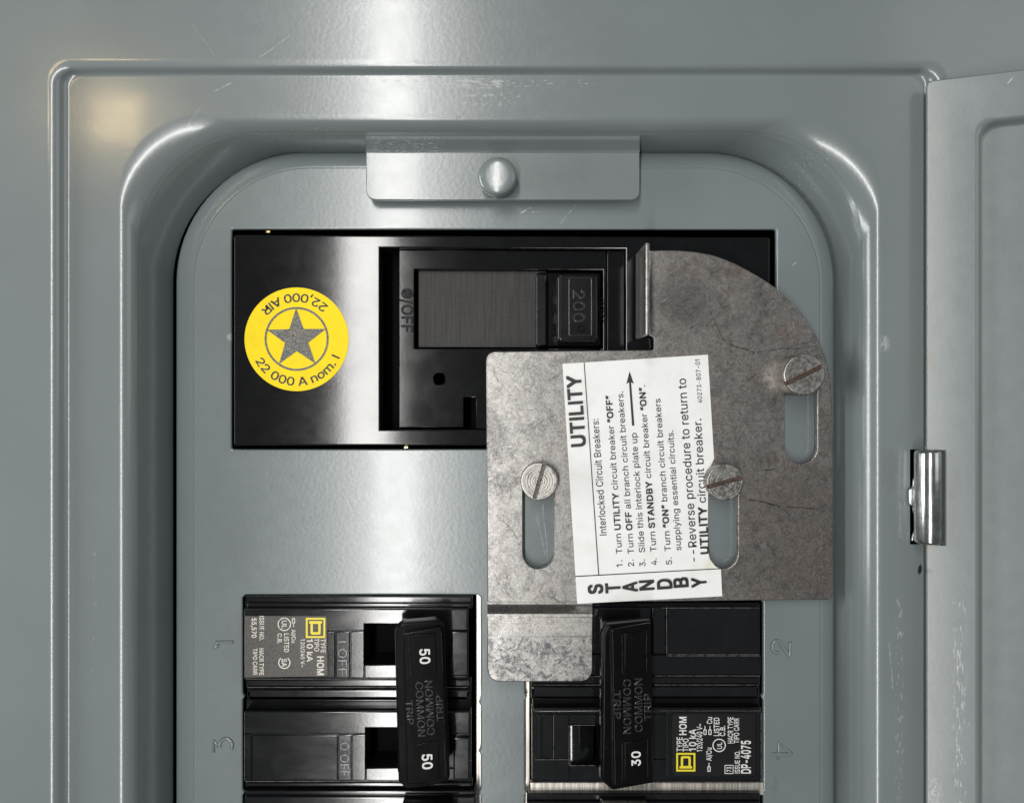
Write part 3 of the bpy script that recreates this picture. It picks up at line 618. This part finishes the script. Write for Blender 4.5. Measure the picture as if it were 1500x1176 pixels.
hinge = thing('door_hinge', 'short bright zinc hinge knuckle joining door and cover', 'hinge', (1360, 728, 90))
kz = 92; kX = (1359.5 - CX) * (1 - kz / D); y0 = W(0, 795, kz).y / S; y1 = W(0, 660, kz).y / S
def knuckle():
    bm = bmesh.new(); n = 40; rows = []
    ys = [y0 + (y1 - y0) * t for t in (0, .012, .03, .5, .97, .988, 1)]; rs = [17, 18.4, 19, 19, 19, 18.4, 17]
    for y, r in zip(ys, rs): rows.append([bm.verts.new(Vector((kX + (r - 2) * math.cos(2 * math.pi * i / n), y, kz + r * math.sin(2 * math.pi * i / n))) * S) for i in range(n)])
    for a, b in zip(rows, rows[1:]):
        for i in range(n): bm.faces.new((a[i], a[(i + 1) % n], b[(i + 1) % n], b[i]))
    bm.faces.new(rows[0]); bm.faces.new(rows[-1])
    bmesh.ops.recalc_face_normals(bm, faces=bm.faces)
    me = bpy.data.meshes.new('m'); bm.to_mesh(me); bm.free(); finish(me, 40); return me
link('knuckle', knuckle(), bright, hinge)
leaf = rpoly([(1332, 717, 2), (1332, 738, 2), (1338, 742, 2), (1338, 750, 5), (1345, 765, 8), (1339, 779, 6), (1336, 792), (1350, 794), (1372, 794), (1372, 663), (1344, 663), (1339, 671, 5), (1345, 688, 8), (1338, 703, 6), (1338, 713, 2)])
slab('leaf', leaf, 74, 78, .8, bright, hinge)
slab('wrapped_leaf', rrect(1368, 662, 1379, 794, 1), 84, 92, 1.5, bright, hinge)

# ------------------------------------------------------------------ metal behind the plate
rail = thing('mounting_rail', 'bare brushed metal rail glimpsed between and below the branch breakers', 'rail', (740, 1010, -16))
slab('rail_strip', rrect(697.5, 866, 776, 1420, 1), -20, -12, 1, rail_m, rail)
slab('cross_strip', rrect(776.5, 1146, 1119, 1164, 1), -9, 3, 1, rail_m, rail)

# ------------------------------------------------------------------ main breaker
mb = thing('main_breaker', 'large black main breaker with yellow star sticker and 200 handle', 'circuit breaker', (738, 497, 0))
hole = [(557, 364), (917, 364), (917, 629), (557, 629)]
slab('body', [rrect(345, 346, 1131, 652, 3, 3), hole], -110, 7, 2.2, blk, mb)
slab('channel_floor', rrect(550, 358, 925, 636), -64, -60, 0, void, mb)
slotl = [(607, 395), (884, 395), (884, 511), (607, 511)]
ins = [(585, 367), (888.5, 367), (888.5, 624), (697.5, 624), (697.5, 582), (679, 582), (679, 626), (585, 626)]
link('escutcheon', join([slab_mesh([ins, slotl, circ(644, 555, 9.5)], -58, -5, 1.0), slab_mesh([(889.8, 367), (915, 367), (915, 627), (889.8, 627)], -58, -4, 1.0),
     slab_mesh(rrect(698, 583, 888, 628), -58, -3, 1.0)]), blk, mb)
link('test_hole_rim', slab_mesh(ring(644, 555, 11, 1.8), -6, -4, .6), blk, mb)
slab('shutter', rrect(613.5, 397, 800, 509, 1), -40, -16, .8, shutter, mb)
hd = slab('handle', rrect(786, 399, 880, 508, 5), -30, -2, 2, blk_matte, mb)
link('rib', join([slab_mesh(rrect(785, 400, 801, 507, 4), -10, 16, 3)]), blk_gloss, hd)
link('cap', slab_mesh(rrect(816, 401, 876, 500, 6), -10, 40, 3.5, 3), blk_gloss, hd)
for ya, yb in ((411, 431), (446, 460), (474, 492)): slab('ridge', rrect(807, ya, 813, yb, 1), -5, 5, 1, blk_matte, hd)
link('cap_border', tubes_mesh([rrect(833, 407, 866, 491, 2)], .9, 40, True), mould, hd)
link('rating_number', join(text_mesh('200', (839, 425), (839, 472), 17, 40.2, 0, 1.0)), mould, hd)
link('number_dot', join([tubes_mesh([circ(851, 481, 4.5, 14)], .8, 40.2, True)]), blk_matte, hd)
link('embossed_word', join(text_mesh('O/OFF', (589, 423), (589, 487), 16, -5, .01, 1.2) + [slab_mesh(circ(597, 430, 5, 14), -6, -3.5, .8)]), mould_dark, mb)
link('embossed_word', join(text_mesh('I/ON', (876, 436), (876, 468), 8, 8, 0, .6)), blk_matte, mb)
for x, y in ((395, 341), (595.5, 655)): slab('brass_clip', rrect(x - 3, y - 2, x + 3, y + 2, 1), -20, -6, 1, brass, mb)

st = slab('rating_sticker', circ(436, 497.5, 75.5, 72), 7.05, 7.6, .15, yellow, mb)
zt = 7.9
R5 = 45; star = []
for i in range(10):
    a = math.radians(-91 + 36 * i); r = R5 if i % 2 == 0 else R5 * .395
    star.append((436 + r * math.cos(a), 497 + r * math.sin(a)))
link('star', flat_mesh(star, zt), gink, st)
link('star_ring', flat_mesh(ring(436, 497, 46.5, 3, 56), zt), gink, st)
def arc_text(s, r, a0, a1, h, z, bold=.012):
    """letters with their tops towards the centre, running from angle a0 to a1 (degrees, picture, y down)"""
    total = sum(adv(c) for c in s); x = 0; ms = []
    for c in s:
        w = adv(c); a = math.radians(a0 + (a1 - a0) * (x + w / 2) / total); x += w
        if c == ' ': continue
        k = r * abs(math.radians(a1 - a0)) / total
        m = raw_text(c, bold); lo, hi = ext(m); mid = w / 2
        e = Vector((math.sin(a), -math.cos(a))); up = Vector((-math.cos(a), -math.sin(a)))
        px, py = 436 + r * math.cos(a), 497 + r * math.sin(a)
        for v in m.vertices:
            q = Vector((px, py)) + e * ((v.co.x - (lo + hi) / 2) * k) + up * (v.co.y * h / CAP)
            v.co = W(q.x, q.y, z)
        bm = bmesh.new(); bm.from_mesh(m)
        if bm.faces and sum(f.normal.z * f.calc_area() for f in bm.faces) < 0: bmesh.ops.reverse_faces(bm, faces=bm.faces)
        bm.to_mesh(m); bm.free(); ms.append(m)
    return ms
link('lettering', join(arc_text('22 000 A nom. I', 68, 153, 22, 12, zt) + arc_text('22,000 AIR', 66, -45, -142, 12, zt)), gink, st)

mb.rotation_euler.y = math.radians(1.25)
# ------------------------------------------------------------------ interlock plate
ip = thing('interlock_plate', 'stained zinc interlock plate with three slots and white instruction label', 'interlock plate', (960, 690, 11))
PZ = 20
arc = [(951, 367.5), (970, 366.6), (995.7, 367), (1020, 369), (1042, 373), (1060, 379), (1076.6, 386), (1094, 395), (1111, 405), (1124, 413), (1137, 422), (1150, 434), (1163, 447), (1175, 461), (1186.5, 477), (1196, 493), (1204, 510.6), (1209.5, 526), (1214, 542), (1216.5, 560), (1218, 577)]
outline = rpoly([(712, 515, 14), (958, 512.5, 5), (958, 494, 4), (951, 492)] + [(x, y) for x, y in arc] + [(1220, 640), (1221, 878, 11), (868, 882), (714, 882)])
def stadium(x0, x1, y0, y1, n=10):
    r = (x1 - x0) / 2; c = (x0 + x1) / 2
    return [(c + r * math.cos(math.radians(180 + 180 * i / n)), y0 + r + r * math.sin(math.radians(180 + 180 * i / n))) for i in range(n + 1)] + \
           [(c + r * math.cos(math.radians(180 * i / n)), y1 - r + r * math.sin(math.radians(180 * i / n))) for i in range(n + 1)]
slots = [stadium(766, 812, 682, 833), stadium(1036, 1081, 682, 833), stadium(1150, 1197, 524, 679)]
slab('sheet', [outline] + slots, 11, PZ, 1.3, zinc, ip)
tabm = join([profile_sheet(714, 867.5, [(881.6, 20), (884, 20.2), (887, 22), (891, 28), (896, 35.5), (899, 38), (903, 38.6)], 8.5),
             slab_mesh(rpoly([(714, 902.6), (868, 902.6), (868, 998, 20), (714, 998, 20)]), 30, 38.6, 1.2)])
link('bent_tab', tabm, zinc, ip)
link('scribed_line', box_mesh(((W(714.5, 932, 38.8).x / S, W(0, 932.8, 38.8).y / S, 38.4), (W(867.5, 932, 38.8).x / S, W(0, 931.6, 38.8).y / S, 39.0))), bright, ip)
link('stop_tab', box_mesh(((178.8, 89.5, 14), (185.2, 213.5, 100)), bev=2.2), zinc, ip)

LZ = PZ + .5
lab_outline = [(824, 533), (1037, 519.5), (1046, 672), (1037.5, 690), (1036.6, 806), (1040, 819), (1048, 829.5), (1056, 833), (1058, 873), (845.5, 884)]
lab = slab('instruction_label', lab_outline, PZ + .05, LZ, .1, vinyl, ip)
TZ = LZ + .3; B = .026; T = []
def t(s, a, b, h, bold=0.0): T.extend(text_mesh(s, a, b, h, TZ, bold))
t('UTILITY', (857.5, 653.5), (850, 549), 20, .03)
t('Interlocked Circuit Breakers:', (888.6, 783.6), (876.6, 613.2), 10, .008)
t('1.', (912, 830), (911.3, 820), 8.6); t([('Turn ', 0), ('UTILITY', B), (' circuit breaker ', 0), ('“OFF”', B)], (911.4, 810.4), (896, 579), 8.8)
t('2.', (928.8, 829), (928, 819), 8.6); t([('Turn ', 0), ('OFF', B), (' all branch circuit breakers.', 0)], (928.6, 810.4), (912.5, 573), 8.8)
t('3.', (945.6, 829), (944.8, 819), 8.6); t('Slide this interlock plate up', (944.8, 808.6), (932.5, 633.6), 8.8)
t('4.', (962.5, 827), (961.8, 817), 8.6); t([('Turn ', 0), ('STANDBY', B), (' circuit breaker ', 0), ('“ON”', B), ('.', 0)], (961.6, 807.5), (944.6, 564), 8.8)
t('5.', (984.4, 826.4), (983.8, 816), 8.6); t([('Turn ', 0), ('“ON”', B), (' branch circuit breakers', 0)], (982.6, 806.8), (967.2, 583.6), 8.8)
t('supplying essential circuits.', (998, 805.7), (986, 630), 8.8)
t('--Reverse procedure to return to', (1022, 822), (1004.5, 554), 12.2)
t([('UTILITY', .032), (' circuit breaker.', 0)], (1038.3, 811), (1027, 613), 11.6)
t('40273-807-01', (1028.8, 590), (1025, 526.4), 6.6)
for ch, x, y in (('S', 883, 869), ('T', 908.5, 867.5), ('A', 933.5, 866), ('N', 958, 863.5), ('D', 984, 861.5), ('B', 1008, 859.5), ('Y', 1034.5, 859.5)):
    w = 15 if ch not in 'S' else 14.5
    T.extend(text_mesh(ch, (x, y), (x - 1, y - w), 20.5, TZ, .03))
T.append(flat_mesh([(855, 531.2), (856.4, 531.1), (877.8, 842), (876.3, 842.1)], TZ))
T.append(flat_mesh([(842.6, 843.2), (1052.5, 832), (1056, 831.8), (1056, 833.2), (842.6, 844.8)], TZ))
T.append(flat_mesh([(925.8, 623.6), (929.3, 623.4), (924.5, 560), (928.4, 562), (922.2, 543.5), (917.5, 562.5), (921.4, 560)], TZ))
link('lettering', join(T), ink, lab)

# ------------------------------------------------------------------ shoulder screws
def screw(name, label, x, y, R, z0, z1, ang, slotm, group):
    t_ = thing(name, label, 'screw', (x, y, z1), group)
    base = W(x, y, z1); H = z1 - z0; k = 1 - z1 / D; r = R * k
    prof = [(0, z1 - .1)]
    q = 3.0
    while q < r - 3:
        prof += [(q, z1 - .1), (q + random.uniform(.8, 1.6), z1 + .0), (q + 2.4, z1 - .19)]; q += random.uniform(2.9, 5)
    prof += [(r - 2.2, z1), (r - .9, z1 - .3), (r - .2, z1 - 1.2), (r, z1 - 2.5), (r, z1 - 6), (0, z1 - 6)]
    halves = []
    for sgn in (1, -1):
        bm = lathe_bm([(a, b - z1) for a, b in prof], 56)
        nrm = Vector((-math.sin(ang), math.cos(ang), 0)) * sgn
        g = list(bm.verts) + list(bm.edges) + list(bm.faces)
        res = bmesh.ops.bisect_plane(bm, geom=g, plane_co=nrm * 3.0, plane_no=nrm, clear_inner=True)
        ed = [e for e in res['geom_cut'] if isinstance(e, bmesh.types.BMEdge)]
        bmesh.ops.contextual_create(bm, geom=ed)
        bmesh.ops.recalc_face_normals(bm, faces=bm.faces)
        for v in bm.verts: v.co = v.co * S + base
        m = bpy.data.meshes.new('m'); bm.to_mesh(m); bm.free(); halves.append(m)
    link('head', join(halves), steel, t_)
    bm = lathe_bm([(0, -5.2), (r - .5, -5.2), (r - .5, -6.2), (0, -6.2)], 40)
    for v in bm.verts: v.co = v.co * S + base
    m = bpy.data.meshes.new('m'); bm.to_mesh(m); bm.free(); finish(m)
    link('slot_floor', m, slotm, t_)
    bm = lathe_bm([(0, -6), (r - .1, -6), (r, -6.6), (r, -H), (0, -H)], 48)
    for v in bm.verts: v.co = v.co * S + base
    m = bpy.data.meshes.new('m'); bm.to_mesh(m); bm.free(); finish(m)
    link('collar', m, steel, t_)
    bm = lathe_bm([(0, -H), (r * .62, -H), (r * .62, -z1), (0, -z1)], 24)
    for v in bm.verts: v.co = v.co * S + base
    m = bpy.data.meshes.new('m'); bm.to_mesh(m); bm.free(); finish(m)
    link('shank', m, steel, t_)
    return t_
g = 'slotted screws holding the interlock plate'
screw('shoulder_screw', 'slotted screw with upright pale slot, left of the white instruction label', 790, 705, 27.6, PZ, 42, math.radians(74), dull, g)
screw('shoulder_screw', 'slotted screw with rusty slot overlapping the edge of the white label', 1062.5, 706, 27, PZ, 42, math.radians(15), rusty, g)
screw('shoulder_screw', 'taller slotted screw with rusty slot near the curved edge of the interlock plate', 1178, 549, 30.5, PZ, 64, math.radians(26), rusty, g)
cs = thing('cover_bolt', 'gray painted round head bolt on the tab at the top of the opening', 'bolt', (729, 262, 22))
bz = W(728, 257.5, 62)
bm = lathe_bm([(0, 3.2), (8, 3.0), (15, 2.75), (21, 2.2), (25, .8), (26.6, -2.4), (26.8, -12), (25, -14), (24, -40), (0, -40)], 48)
for v in bm.verts: v.co = Matrix.Rotation(math.radians(-4.5), 3, 'Y') @ v.co * S + bz
m = bpy.data.meshes.new('m'); bm.to_mesh(m); bm.free(); finish(m, 50)
link('head', m, cover_paint, cs)

# ------------------------------------------------------------------ branch breakers
gb = 'branch circuit breakers in the lower cutouts'
# left, two 50 A poles
lb = thing('branch_breaker', 'black double pole breaker marked 50 twice, in the left lower cutout', 'circuit breaker', (527, 1015, -80), gb)
def body_parts(parts, name, mat, parent):
    return link(name, join([slab_mesh(p[0], p[1], p[2], p[3] * 1.5) for p in parts]), mat, parent)
ZB = 20
hA = rrect(534, 914, 606, 973, 1); hB = rrect(536, 1066, 606, 1124, 1)
body_parts([([rrect(359, 873, 692, 890, 1)], -80, 6, 1.5), ([rrect(361, 883, 690, 892.5, 2)], -80, 12, 1.5),
            ([rrect(357.5, 891.5, 686, 995, 2), hA], -70, ZB - 2, 1.5),
            ([[(357.5, 891.5), (685, 891.5), (685, 923.5), (606, 923.5), (606, 914), (534, 914), (534, 923.5), (357.5, 923.5)]], ZB - 3, ZB + 2, 1.2),
            ([rrect(357.5, 924.3, 491, 993, 1)], ZB - 3, ZB, 1), ([rrect(491.8, 924.3, 512.6, 993, 1)], ZB - 3, ZB - .6, 1),
            ([rrect(513.4, 924.3, 533.6, 993, 1)], ZB - 3, ZB, 1), ([rrect(534, 973.4, 684, 993, 1)], ZB - 3, ZB, 1),
            ([rrect(661, 924.5, 686, 990, 2)], ZB - 3, ZB + 5, 1.5)], 'upper_pole', blk_body, lb)
body_parts([([rrect(360, 994, 690, 1006.5, 2)], -80, 10, 2), ([rrect(360, 1007, 690, 1026, 2)], -80, 2, 4), ([rrect(360, 1024, 690, 1044, 1)], -80, -6, 1)], 'divider', blk_body, lb)
body_parts([([rrect(357.5, 1041.5, 690, 1145, 2), hB], -70, ZB - 2, 1.5),
            ([[(357.5, 1041.5), (688, 1041.5), (688, 1074.6), (606, 1074.6), (606, 1066), (536, 1066), (536, 1074.6), (357.5, 1074.6)]], ZB - 3, ZB + 2, 1.2),
            ([rrect(357.5, 1075.4, 368.5, 1143, 1)], ZB - 3, ZB, 1), ([rrect(369.4, 1076.2, 494.6, 1142.5, 1)], ZB - 3, ZB - .4, .9),
            ([rrect(495.4, 1075.4, 515, 1143, 1)], ZB - 3, ZB - .6, 1), ([rrect(515.8, 1075.4, 535.6, 1143, 1)], ZB - 3, ZB, 1),
            ([rrect(536, 1124.4, 686, 1143, 1)], ZB - 3, ZB, 1), ([rrect(664, 1080, 688, 1142, 2)], ZB - 3, ZB + 4, 1.5),
            ([rrect(359, 1145.4, 692, 1153, 2)], -80, ZB - 8, 2)], 'lower_pole', blk_body, lb)
def rubbed_highlight(lines, z, parent):  # thin pale tubes added as seam highlights along worn edges
    link('rubbed_seam_highlight', tubes_mesh(lines, .42, z), faint_edge, parent)
rubbed_highlight([[(360, 892.2), (684, 892.2)], [(360, 994), (600, 994)], [(362, 1042.2), (686, 1042.2)], [(360, 1144), (590, 1144)], [(358.4, 893), (358.4, 993)], [(358.4, 1043), (358.4, 1143)]], ZB + 1.2, lb)
rubbed_highlight([[(362, 1006.4), (686, 1006.4)]], 9.6, lb)
slab('pole_floor', rrect(500, 900, 640, 1130), -44, -40, 0, void, lb)
link('embossed_word', join(text_mesh('I OFF', (495.5, 938), (495.5, 988), 13, ZB - .6, 0, 1.0)), mould, lb)
link('embossed_word', join(text_mesh('O OFF', (498.5, 1086), (498.5, 1136), 13, ZB - .6, 0, 1.0)), mould, lb)
for ya, yb in ((919, 978), (1070, 1132)): slab('handle', rrect(582, ya, 652, yb, 3), -30, 62, 3, blk_matte, lb)
tie_o = rpoly([(577, 921), (587, 912, 4), (639, 908, 3), (650, 915, 4), (658, 1139, 3), (654, 1146, 3), (615, 1153.5), (594, 1154, 3), (583, 1142)])
tie = slab('handle_tie', tie_o, 50, 72, 2.5, blk_matte, lb)
ZT = 80
def tie_parts(tie, face, plates, vis, txts, lines):
    slab('tie_face', rpoly(face), 70, ZT, 2, blk_matte, tie)
    for p in plates:
        slab('rating_plate', p, ZT - 1, ZT + 2, .7, blk_matte, tie)
    for v in vis: link('rating_number', join(text_mesh(*v)), wink, tie)
    link('embossed_word', join([m for v in txts for m in text_mesh(*v)]), mould, tie)
    link('raised_line', tubes_mesh(lines, .55, ZT), blk, tie)
    xs = [v.co for v in tie.data.vertices]; c0 = sum(xs, Vector()) / len(xs)
    M = Matrix.Translation(c0) @ Matrix.Rotation(math.radians(5.5), 4, 'Y') @ Matrix.Translation(-c0)
    for o in [tie] + list(tie.children): o.data.transform(M)     # the lever leans
tie_parts(tie, [(588.5, 926, 3), (645, 918, 3), (655.5, 1136, 3), (615, 1148, 2), (594, 1147, 3)],
          [[(600.5, 930), (635, 927), (637.5, 987), (604.5, 991)], [(606, 1090), (640, 1084), (641, 1142), (608, 1146)]],
          [('50', (612.5, 950), (613.5, 972), 14.5, ZT + 2.4, .018), ('50', (616, 1104), (617, 1126), 14.5, ZT + 2.4, .018)],
          [('TRIP', (592.5, 1024), (595, 1060), 9.5, ZT, 0, .8), ('COMMON', (606.5, 998), (610.5, 1078), 11, ZT, 0, .8),
           ('COMMON', (635, 1076), (631, 996), 11, ZT, 0, .8), ('TRIP', (648, 1056), (646, 1018), 9.5, ZT, 0, .8)],
          [[(644.2, 926), (646.6, 985)], [(648.5, 1082), (650.5, 1138)], [(597, 930), (600, 990)]])
fl = slab('rating_label', rpoly([(358.5, 902), (479, 902, 3), (480, 990, 5), (358.5, 992)]), ZB + 2.05, ZB + 2.6, .1, film, lb)
def zl(x, y): return (340 + x / 3.674, 856 + y / 3.674)
def down(s, x0, x1, ya, yb, bold=.014):
    h = (x1 - x0) / 3.674
    return text_mesh(s, zl(x0, ya), zl(x0, yb), h, ZB + 2.9, bold)
L_ = []
for a in (('TYPE', 478, 503, 291, 366), ('TIPO', 443, 468, 288, 358), ('HOM', 458, 494, 385, 486, .02), ('10 kA', 404, 435, 291, 413, .02), ('120/240 V~', 370, 391, 291, 443),
          ('Al/Cu', 321, 342, 240, 312), ('LISTED', 281, 306, 262, 362), ('C.B.', 245, 268, 262, 317), ('ISSUE NO.', 148, 172, 168, 300), ('55,570', 106, 131, 180, 285, .02),
          ('HACR TYPE', 147, 171, 342, 486), ('TIPO CARR', 113, 136, 342, 484), ('UL', 268, 294, 193, 236, .01), ('SA', 268, 294, 398, 440, .02)): L_ += down(*a)
z_ = ZB + 2.9
c_ = zl(281, 213); L_.append(flat_mesh(ring(c_[0], c_[1], 9.8, 1.4), z_))
c_ = zl(281, 420)
def cring(cx, cy, r, w, a0, a1, n=20): return arcp(cx, cy, r, r, a0, a1, n) + arcp(cx, cy, r - w, r - w, a1, a0, n)
L_.append(flat_mesh(cring(c_[0], c_[1], 9, 1.5, -55, 235), z_))
def lug(x, y, d):   # little terminal mark: box and stem, d = +1 stem downwards
    return [flat_mesh([rrect(x - 2.3, y - 4, x + 2.3, y + 4, 1), rrect(x - 1.1, y - 2.8, x + 1.1, y + 2.8, .6)], z_), flat_mesh(rrect(x - .6, y + (4.1 if d > 0 else -9), x + .6, y + (9 if d > 0 else -4.1)), z_)]
L_ += lug(430, 909, 1)
link('lettering', join(L_), wwink, fl)
def logo(x0, y0, x1, y1, up, z, parent):
    q = x1 - x0; cy = (y0 + y1) / 2
    def P(u, v): return (x0 + u * q, y0 + (v if up else 1 - v) * (y1 - y0))
    def pl(*pts):
        l = [(*P(p[0], p[1]), *(p[2:])) for p in pts]; return rpoly(l)
    D_out = pl((.17, .84), (.17, .72), (.24, .72), (.24, .17, 3), (.76, .17, 3), (.76, .72), (.83, .72), (.83, .84))
    D_in = pl((.36, .70), (.36, .29, 1.2), (.64, .29, 1.2), (.64, .70))
    ms = [flat_mesh([rrect(x0, y0, x1, y1), rrect(x0 + .095 * q, y0 + .095 * q, x1 - .095 * q, y1 - .095 * q)], z), flat_mesh([D_out, D_in], z)]
    link('square_logo', join(ms), yink, parent)
logo(448, 904.5, 476.5, 934, False, z_, fl)

# right, one 30 A double pole
rb_ = thing('branch_breaker', 'black double pole breaker marked 30 with crisp black label, right lower cutout', 'circuit breaker', (945, 1015, -80), gb)
hR = rrect(834, 1061, 905, 1121, 1)
body_parts([([rrect(775, 884, 1113, 889, 1)], -80, 10, 1), ([rrect(775, 889.5, 955, 958, 1.5)], -70, ZB - 4, 1.5), ([rrect(955.8, 889.5, 975.4, 958, 1)], -70, ZB - 1, 1),
            ([rrect(976.2, 889.5, 1113, 958.6, 1.5)], -70, ZB, 1.2), ([rrect(778, 959, 1114.5, 989.5, 1.5)], -70, ZB - 2, 1.5)], 'upper_pole', blk_body, rb_)
body_parts([([rrect(778, 990, 1113.5, 1003, 2)], -80, 10, 2), ([rrect(778, 1003.5, 1113.5, 1024, 2)], -80, 4, 3), ([rrect(778, 1022, 1113.5, 1038, 1)], -80, -4, 1)], 'divider', blk_body, rb_)
body_parts([([rrect(779, 1036.5, 1116, 1146, 3), hR], -70, ZB - 2, 1.5),
            ([[(779, 1040), (1116, 1040), (1116, 1045), (779, 1045)]], ZB - 3, ZB + 1, 1),
            ([rrect(785, 1046, 793, 1111.5, 1)], ZB - 3, ZB, .8), ([rrect(793.8, 1046, 810.6, 1111.5, 1)], ZB - 3, ZB - .4, .8), ([rrect(811.4, 1046, 833.6, 1111.5, 1)], ZB - 3, ZB, .8),
            ([rrect(834, 1046, 905, 1060.6, 1)], ZB - 3, ZB, .8),
            ([rrect(784, 1112.3, 833.6, 1143.5, 1)], ZB - 3, ZB + 1, .9), ([rrect(834, 1121.4, 905, 1143.5, 1)], ZB - 3, ZB + 1, .9),
            ([rrect(955, 1046, 977, 1111.5, 1)], ZB - 3, ZB, .8), ([rrect(978, 1042, 1112, 1140, 2)], ZB - 3, ZB + 2, 1.2), ([rrect(955, 1112.3, 977, 1143.5, 1)], ZB - 3, ZB, .8)], 'lower_pole', blk_body, rb_)
rubbed_highlight([[(970, 890.2), (1112, 890.2)], [(976.4, 890), (976.4, 958)], [(976, 958.4), (1112, 958.4)], [(976, 960.2), (1113, 960.2)]], ZB - .6, rb_)
rubbed_highlight([[(958, 989.6), (1113, 989.6)], [(780, 990.4), (880, 990.4)]], 16.5, rb_)
rubbed_highlight([[(958, 1002.8), (1112, 1002.8)], [(780, 1002.8), (880, 1002.8)]], 9.6, rb_)
rubbed_highlight([[(780, 1040.6), (885, 1040.6)], [(957, 1040.6), (1114, 1040.6)], [(780, 1145), (890, 1145)], [(957, 1145), (1114, 1145)], [(780, 1042), (780, 1144)], [(1115, 1042), (1115, 1144)], [(811, 1046), (811, 1111)],
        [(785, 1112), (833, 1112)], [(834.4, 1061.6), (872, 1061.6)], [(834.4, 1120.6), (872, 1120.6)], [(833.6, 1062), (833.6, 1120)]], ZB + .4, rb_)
slab('pole_floor', rrect(800, 1040, 930, 1135), -44, -40, 0, void, rb_)
# rounded drum of the handle seen in its opening
bm = bmesh.new(); n_ = 16; rr_ = []
for i in range(n_ + 1):
    a = math.radians(150 - 110 * i / n_); x = 842 + 36 * math.cos(a); z = -22 + 34 * math.sin(a)
    rr_.append([bm.verts.new(W(x, 1062.5, z)), bm.verts.new(W(x, 1119.5, z))])
for a, b in zip(rr_, rr_[1:]): bm.faces.new((a[0], b[0], b[1], a[1]))
bmesh.ops.recalc_face_normals(bm, faces=bm.faces)
m = bpy.data.meshes.new('m'); bm.to_mesh(m); bm.free(); finish(m); link('handle_drum', m, blk_body, rb_)
for ya, yb in ((922, 982), (1066, 1130)): slab('handle', rrect(886, ya, 950, yb, 3), -30, 62, 3, blk_matte, rb_)
tie = slab('handle_tie', rpoly([(880, 1142), (882, 930), (888, 914, 3), (954, 909, 3), (957, 1148, 4), (896, 1156, 3)]), 50, 72, 2.5, blk_matte, rb_)
tie_parts(tie, [(893, 921, 3), (953, 913, 3), (955, 1145, 3), (897, 1151, 3)],
          [[(913, 928), (941, 926), (942, 984), (913, 985)], [(913, 1087), (942, 1084), (943, 1140), (913, 1144)]],
          [('30', (936.2, 1121.5), (936, 1100), 13, ZT + 2.4, .018)],
          [('TRIP', (896.5, 1010), (897, 1052), 10, ZT, 0, .8), ('COMMON', (911, 994), (911.5, 1074), 11, ZT, 0, .8),
           ('COMMON', (939.5, 1072), (939, 993), 11, ZT, 0, .8), ('TRIP', (952.5, 1056), (952.2, 1016), 10, ZT, 0, .8)],
          [[(909, 928), (909.5, 985)], [(945.5, 925), (946, 983)], [(909, 1086), (909.5, 1144)], [(947, 1084), (947.5, 1138)], [(894, 990), (895, 1080)]])
fr_ = slab('rating_label', rrect(985.5, 1045, 1106, 1135.5, 6), ZB + 2.05, ZB + 2.6, .1, bfilm, rb_)
def zr(x, y): return (970 + x / 7.143, 1020 + y / 7.143)
def upt(s, x0, x1, ya, yb, bold=.014):
    return text_mesh(s, zr(x1, ya), zr(x1, yb), (x1 - x0) / 7.143, ZB + 2.9, bold)
L_ = []
for a in (('TYPE', 152, 210, 571, 422), ('TIPO', 217, 275, 571, 436), ('HOM', 180, 253, 399, 208, .022), ('10 kA', 282, 352, 565, 336, .022), ('120/240 V~', 362, 418, 572, 281),
          ('Cu', 468, 522, 283, 212), ('Al/Cu', 462, 515, 668, 530), ('LISTED', 540, 596, 408, 216), ('C.B.', 605, 658, 410, 302), ('HACR TYPE', 686, 741, 485, 211), ('TIPO CARR', 751, 803, 485, 223),
          ('73', 675, 722, 785, 732, .012), ('ISSUE NO.', 760, 812, 800, 562), ('DP-4075', 827, 922, 798, 455, .022), ('UL', 575, 625, 545, 475, .01)): L_ += upt(*a)
c_ = zr(596, 508); L_.append(flat_mesh(ring(c_[0], c_[1], 9.8, 1.5), z_))
a_ = zr(653, 713); b_ = zr(746, 806); L_.append(flat_mesh([rrect(a_[0], a_[1], b_[0], b_[1], 1), rrect(a_[0] + 1, a_[1] + 1, b_[0] - 1, b_[1] - 1, .6)], z_))
for x, y in ((448, 370), (500, 370), (490, 755)):
    q = zr(x, y); L_ += lug(q[0], q[1], -1)
link('lettering', join(L_), wink, fr_)
a_ = zr(147, 587); b_ = zr(347, 781); logo(a_[0], a_[1], b_[0], b_[1], True, z_, fr_)

# the next breakers down, only their top edges in view
nb_ = thing('branch_breaker', 'black breaker cut off at the bottom edge of the left cutout', 'circuit breaker', (527, 1230, -80), gb)
body_parts([([rrect(359, 1157.5, 697, 1166, 2)], -80, 14, 1.5), ([rrect(358, 1166.5, 697, 1330, 2)], -70, ZB, 1.5)], 'body', blk_body, nb_)
slab('handle_tie', rrect(585, 1190, 660, 1320, 4), 15, 72, 3, blk_matte, nb_)
nb_ = thing('branch_breaker', 'black breaker sliver under the bare brushed metal strip of the right cutout', 'circuit breaker', (945, 1240, -80), gb)
body_parts([([rrect(772, 1162, 1114, 1173, 1.5)], -80, 14, 1.5), ([rrect(772, 1174.5, 1114, 1330, 2)], -70, ZB, 1.5)], 'body', blk_body, nb_)
slab('handle_tie', rrect(885, 1196, 958, 1320, 4), 15, 72, 3, blk_matte, nb_)
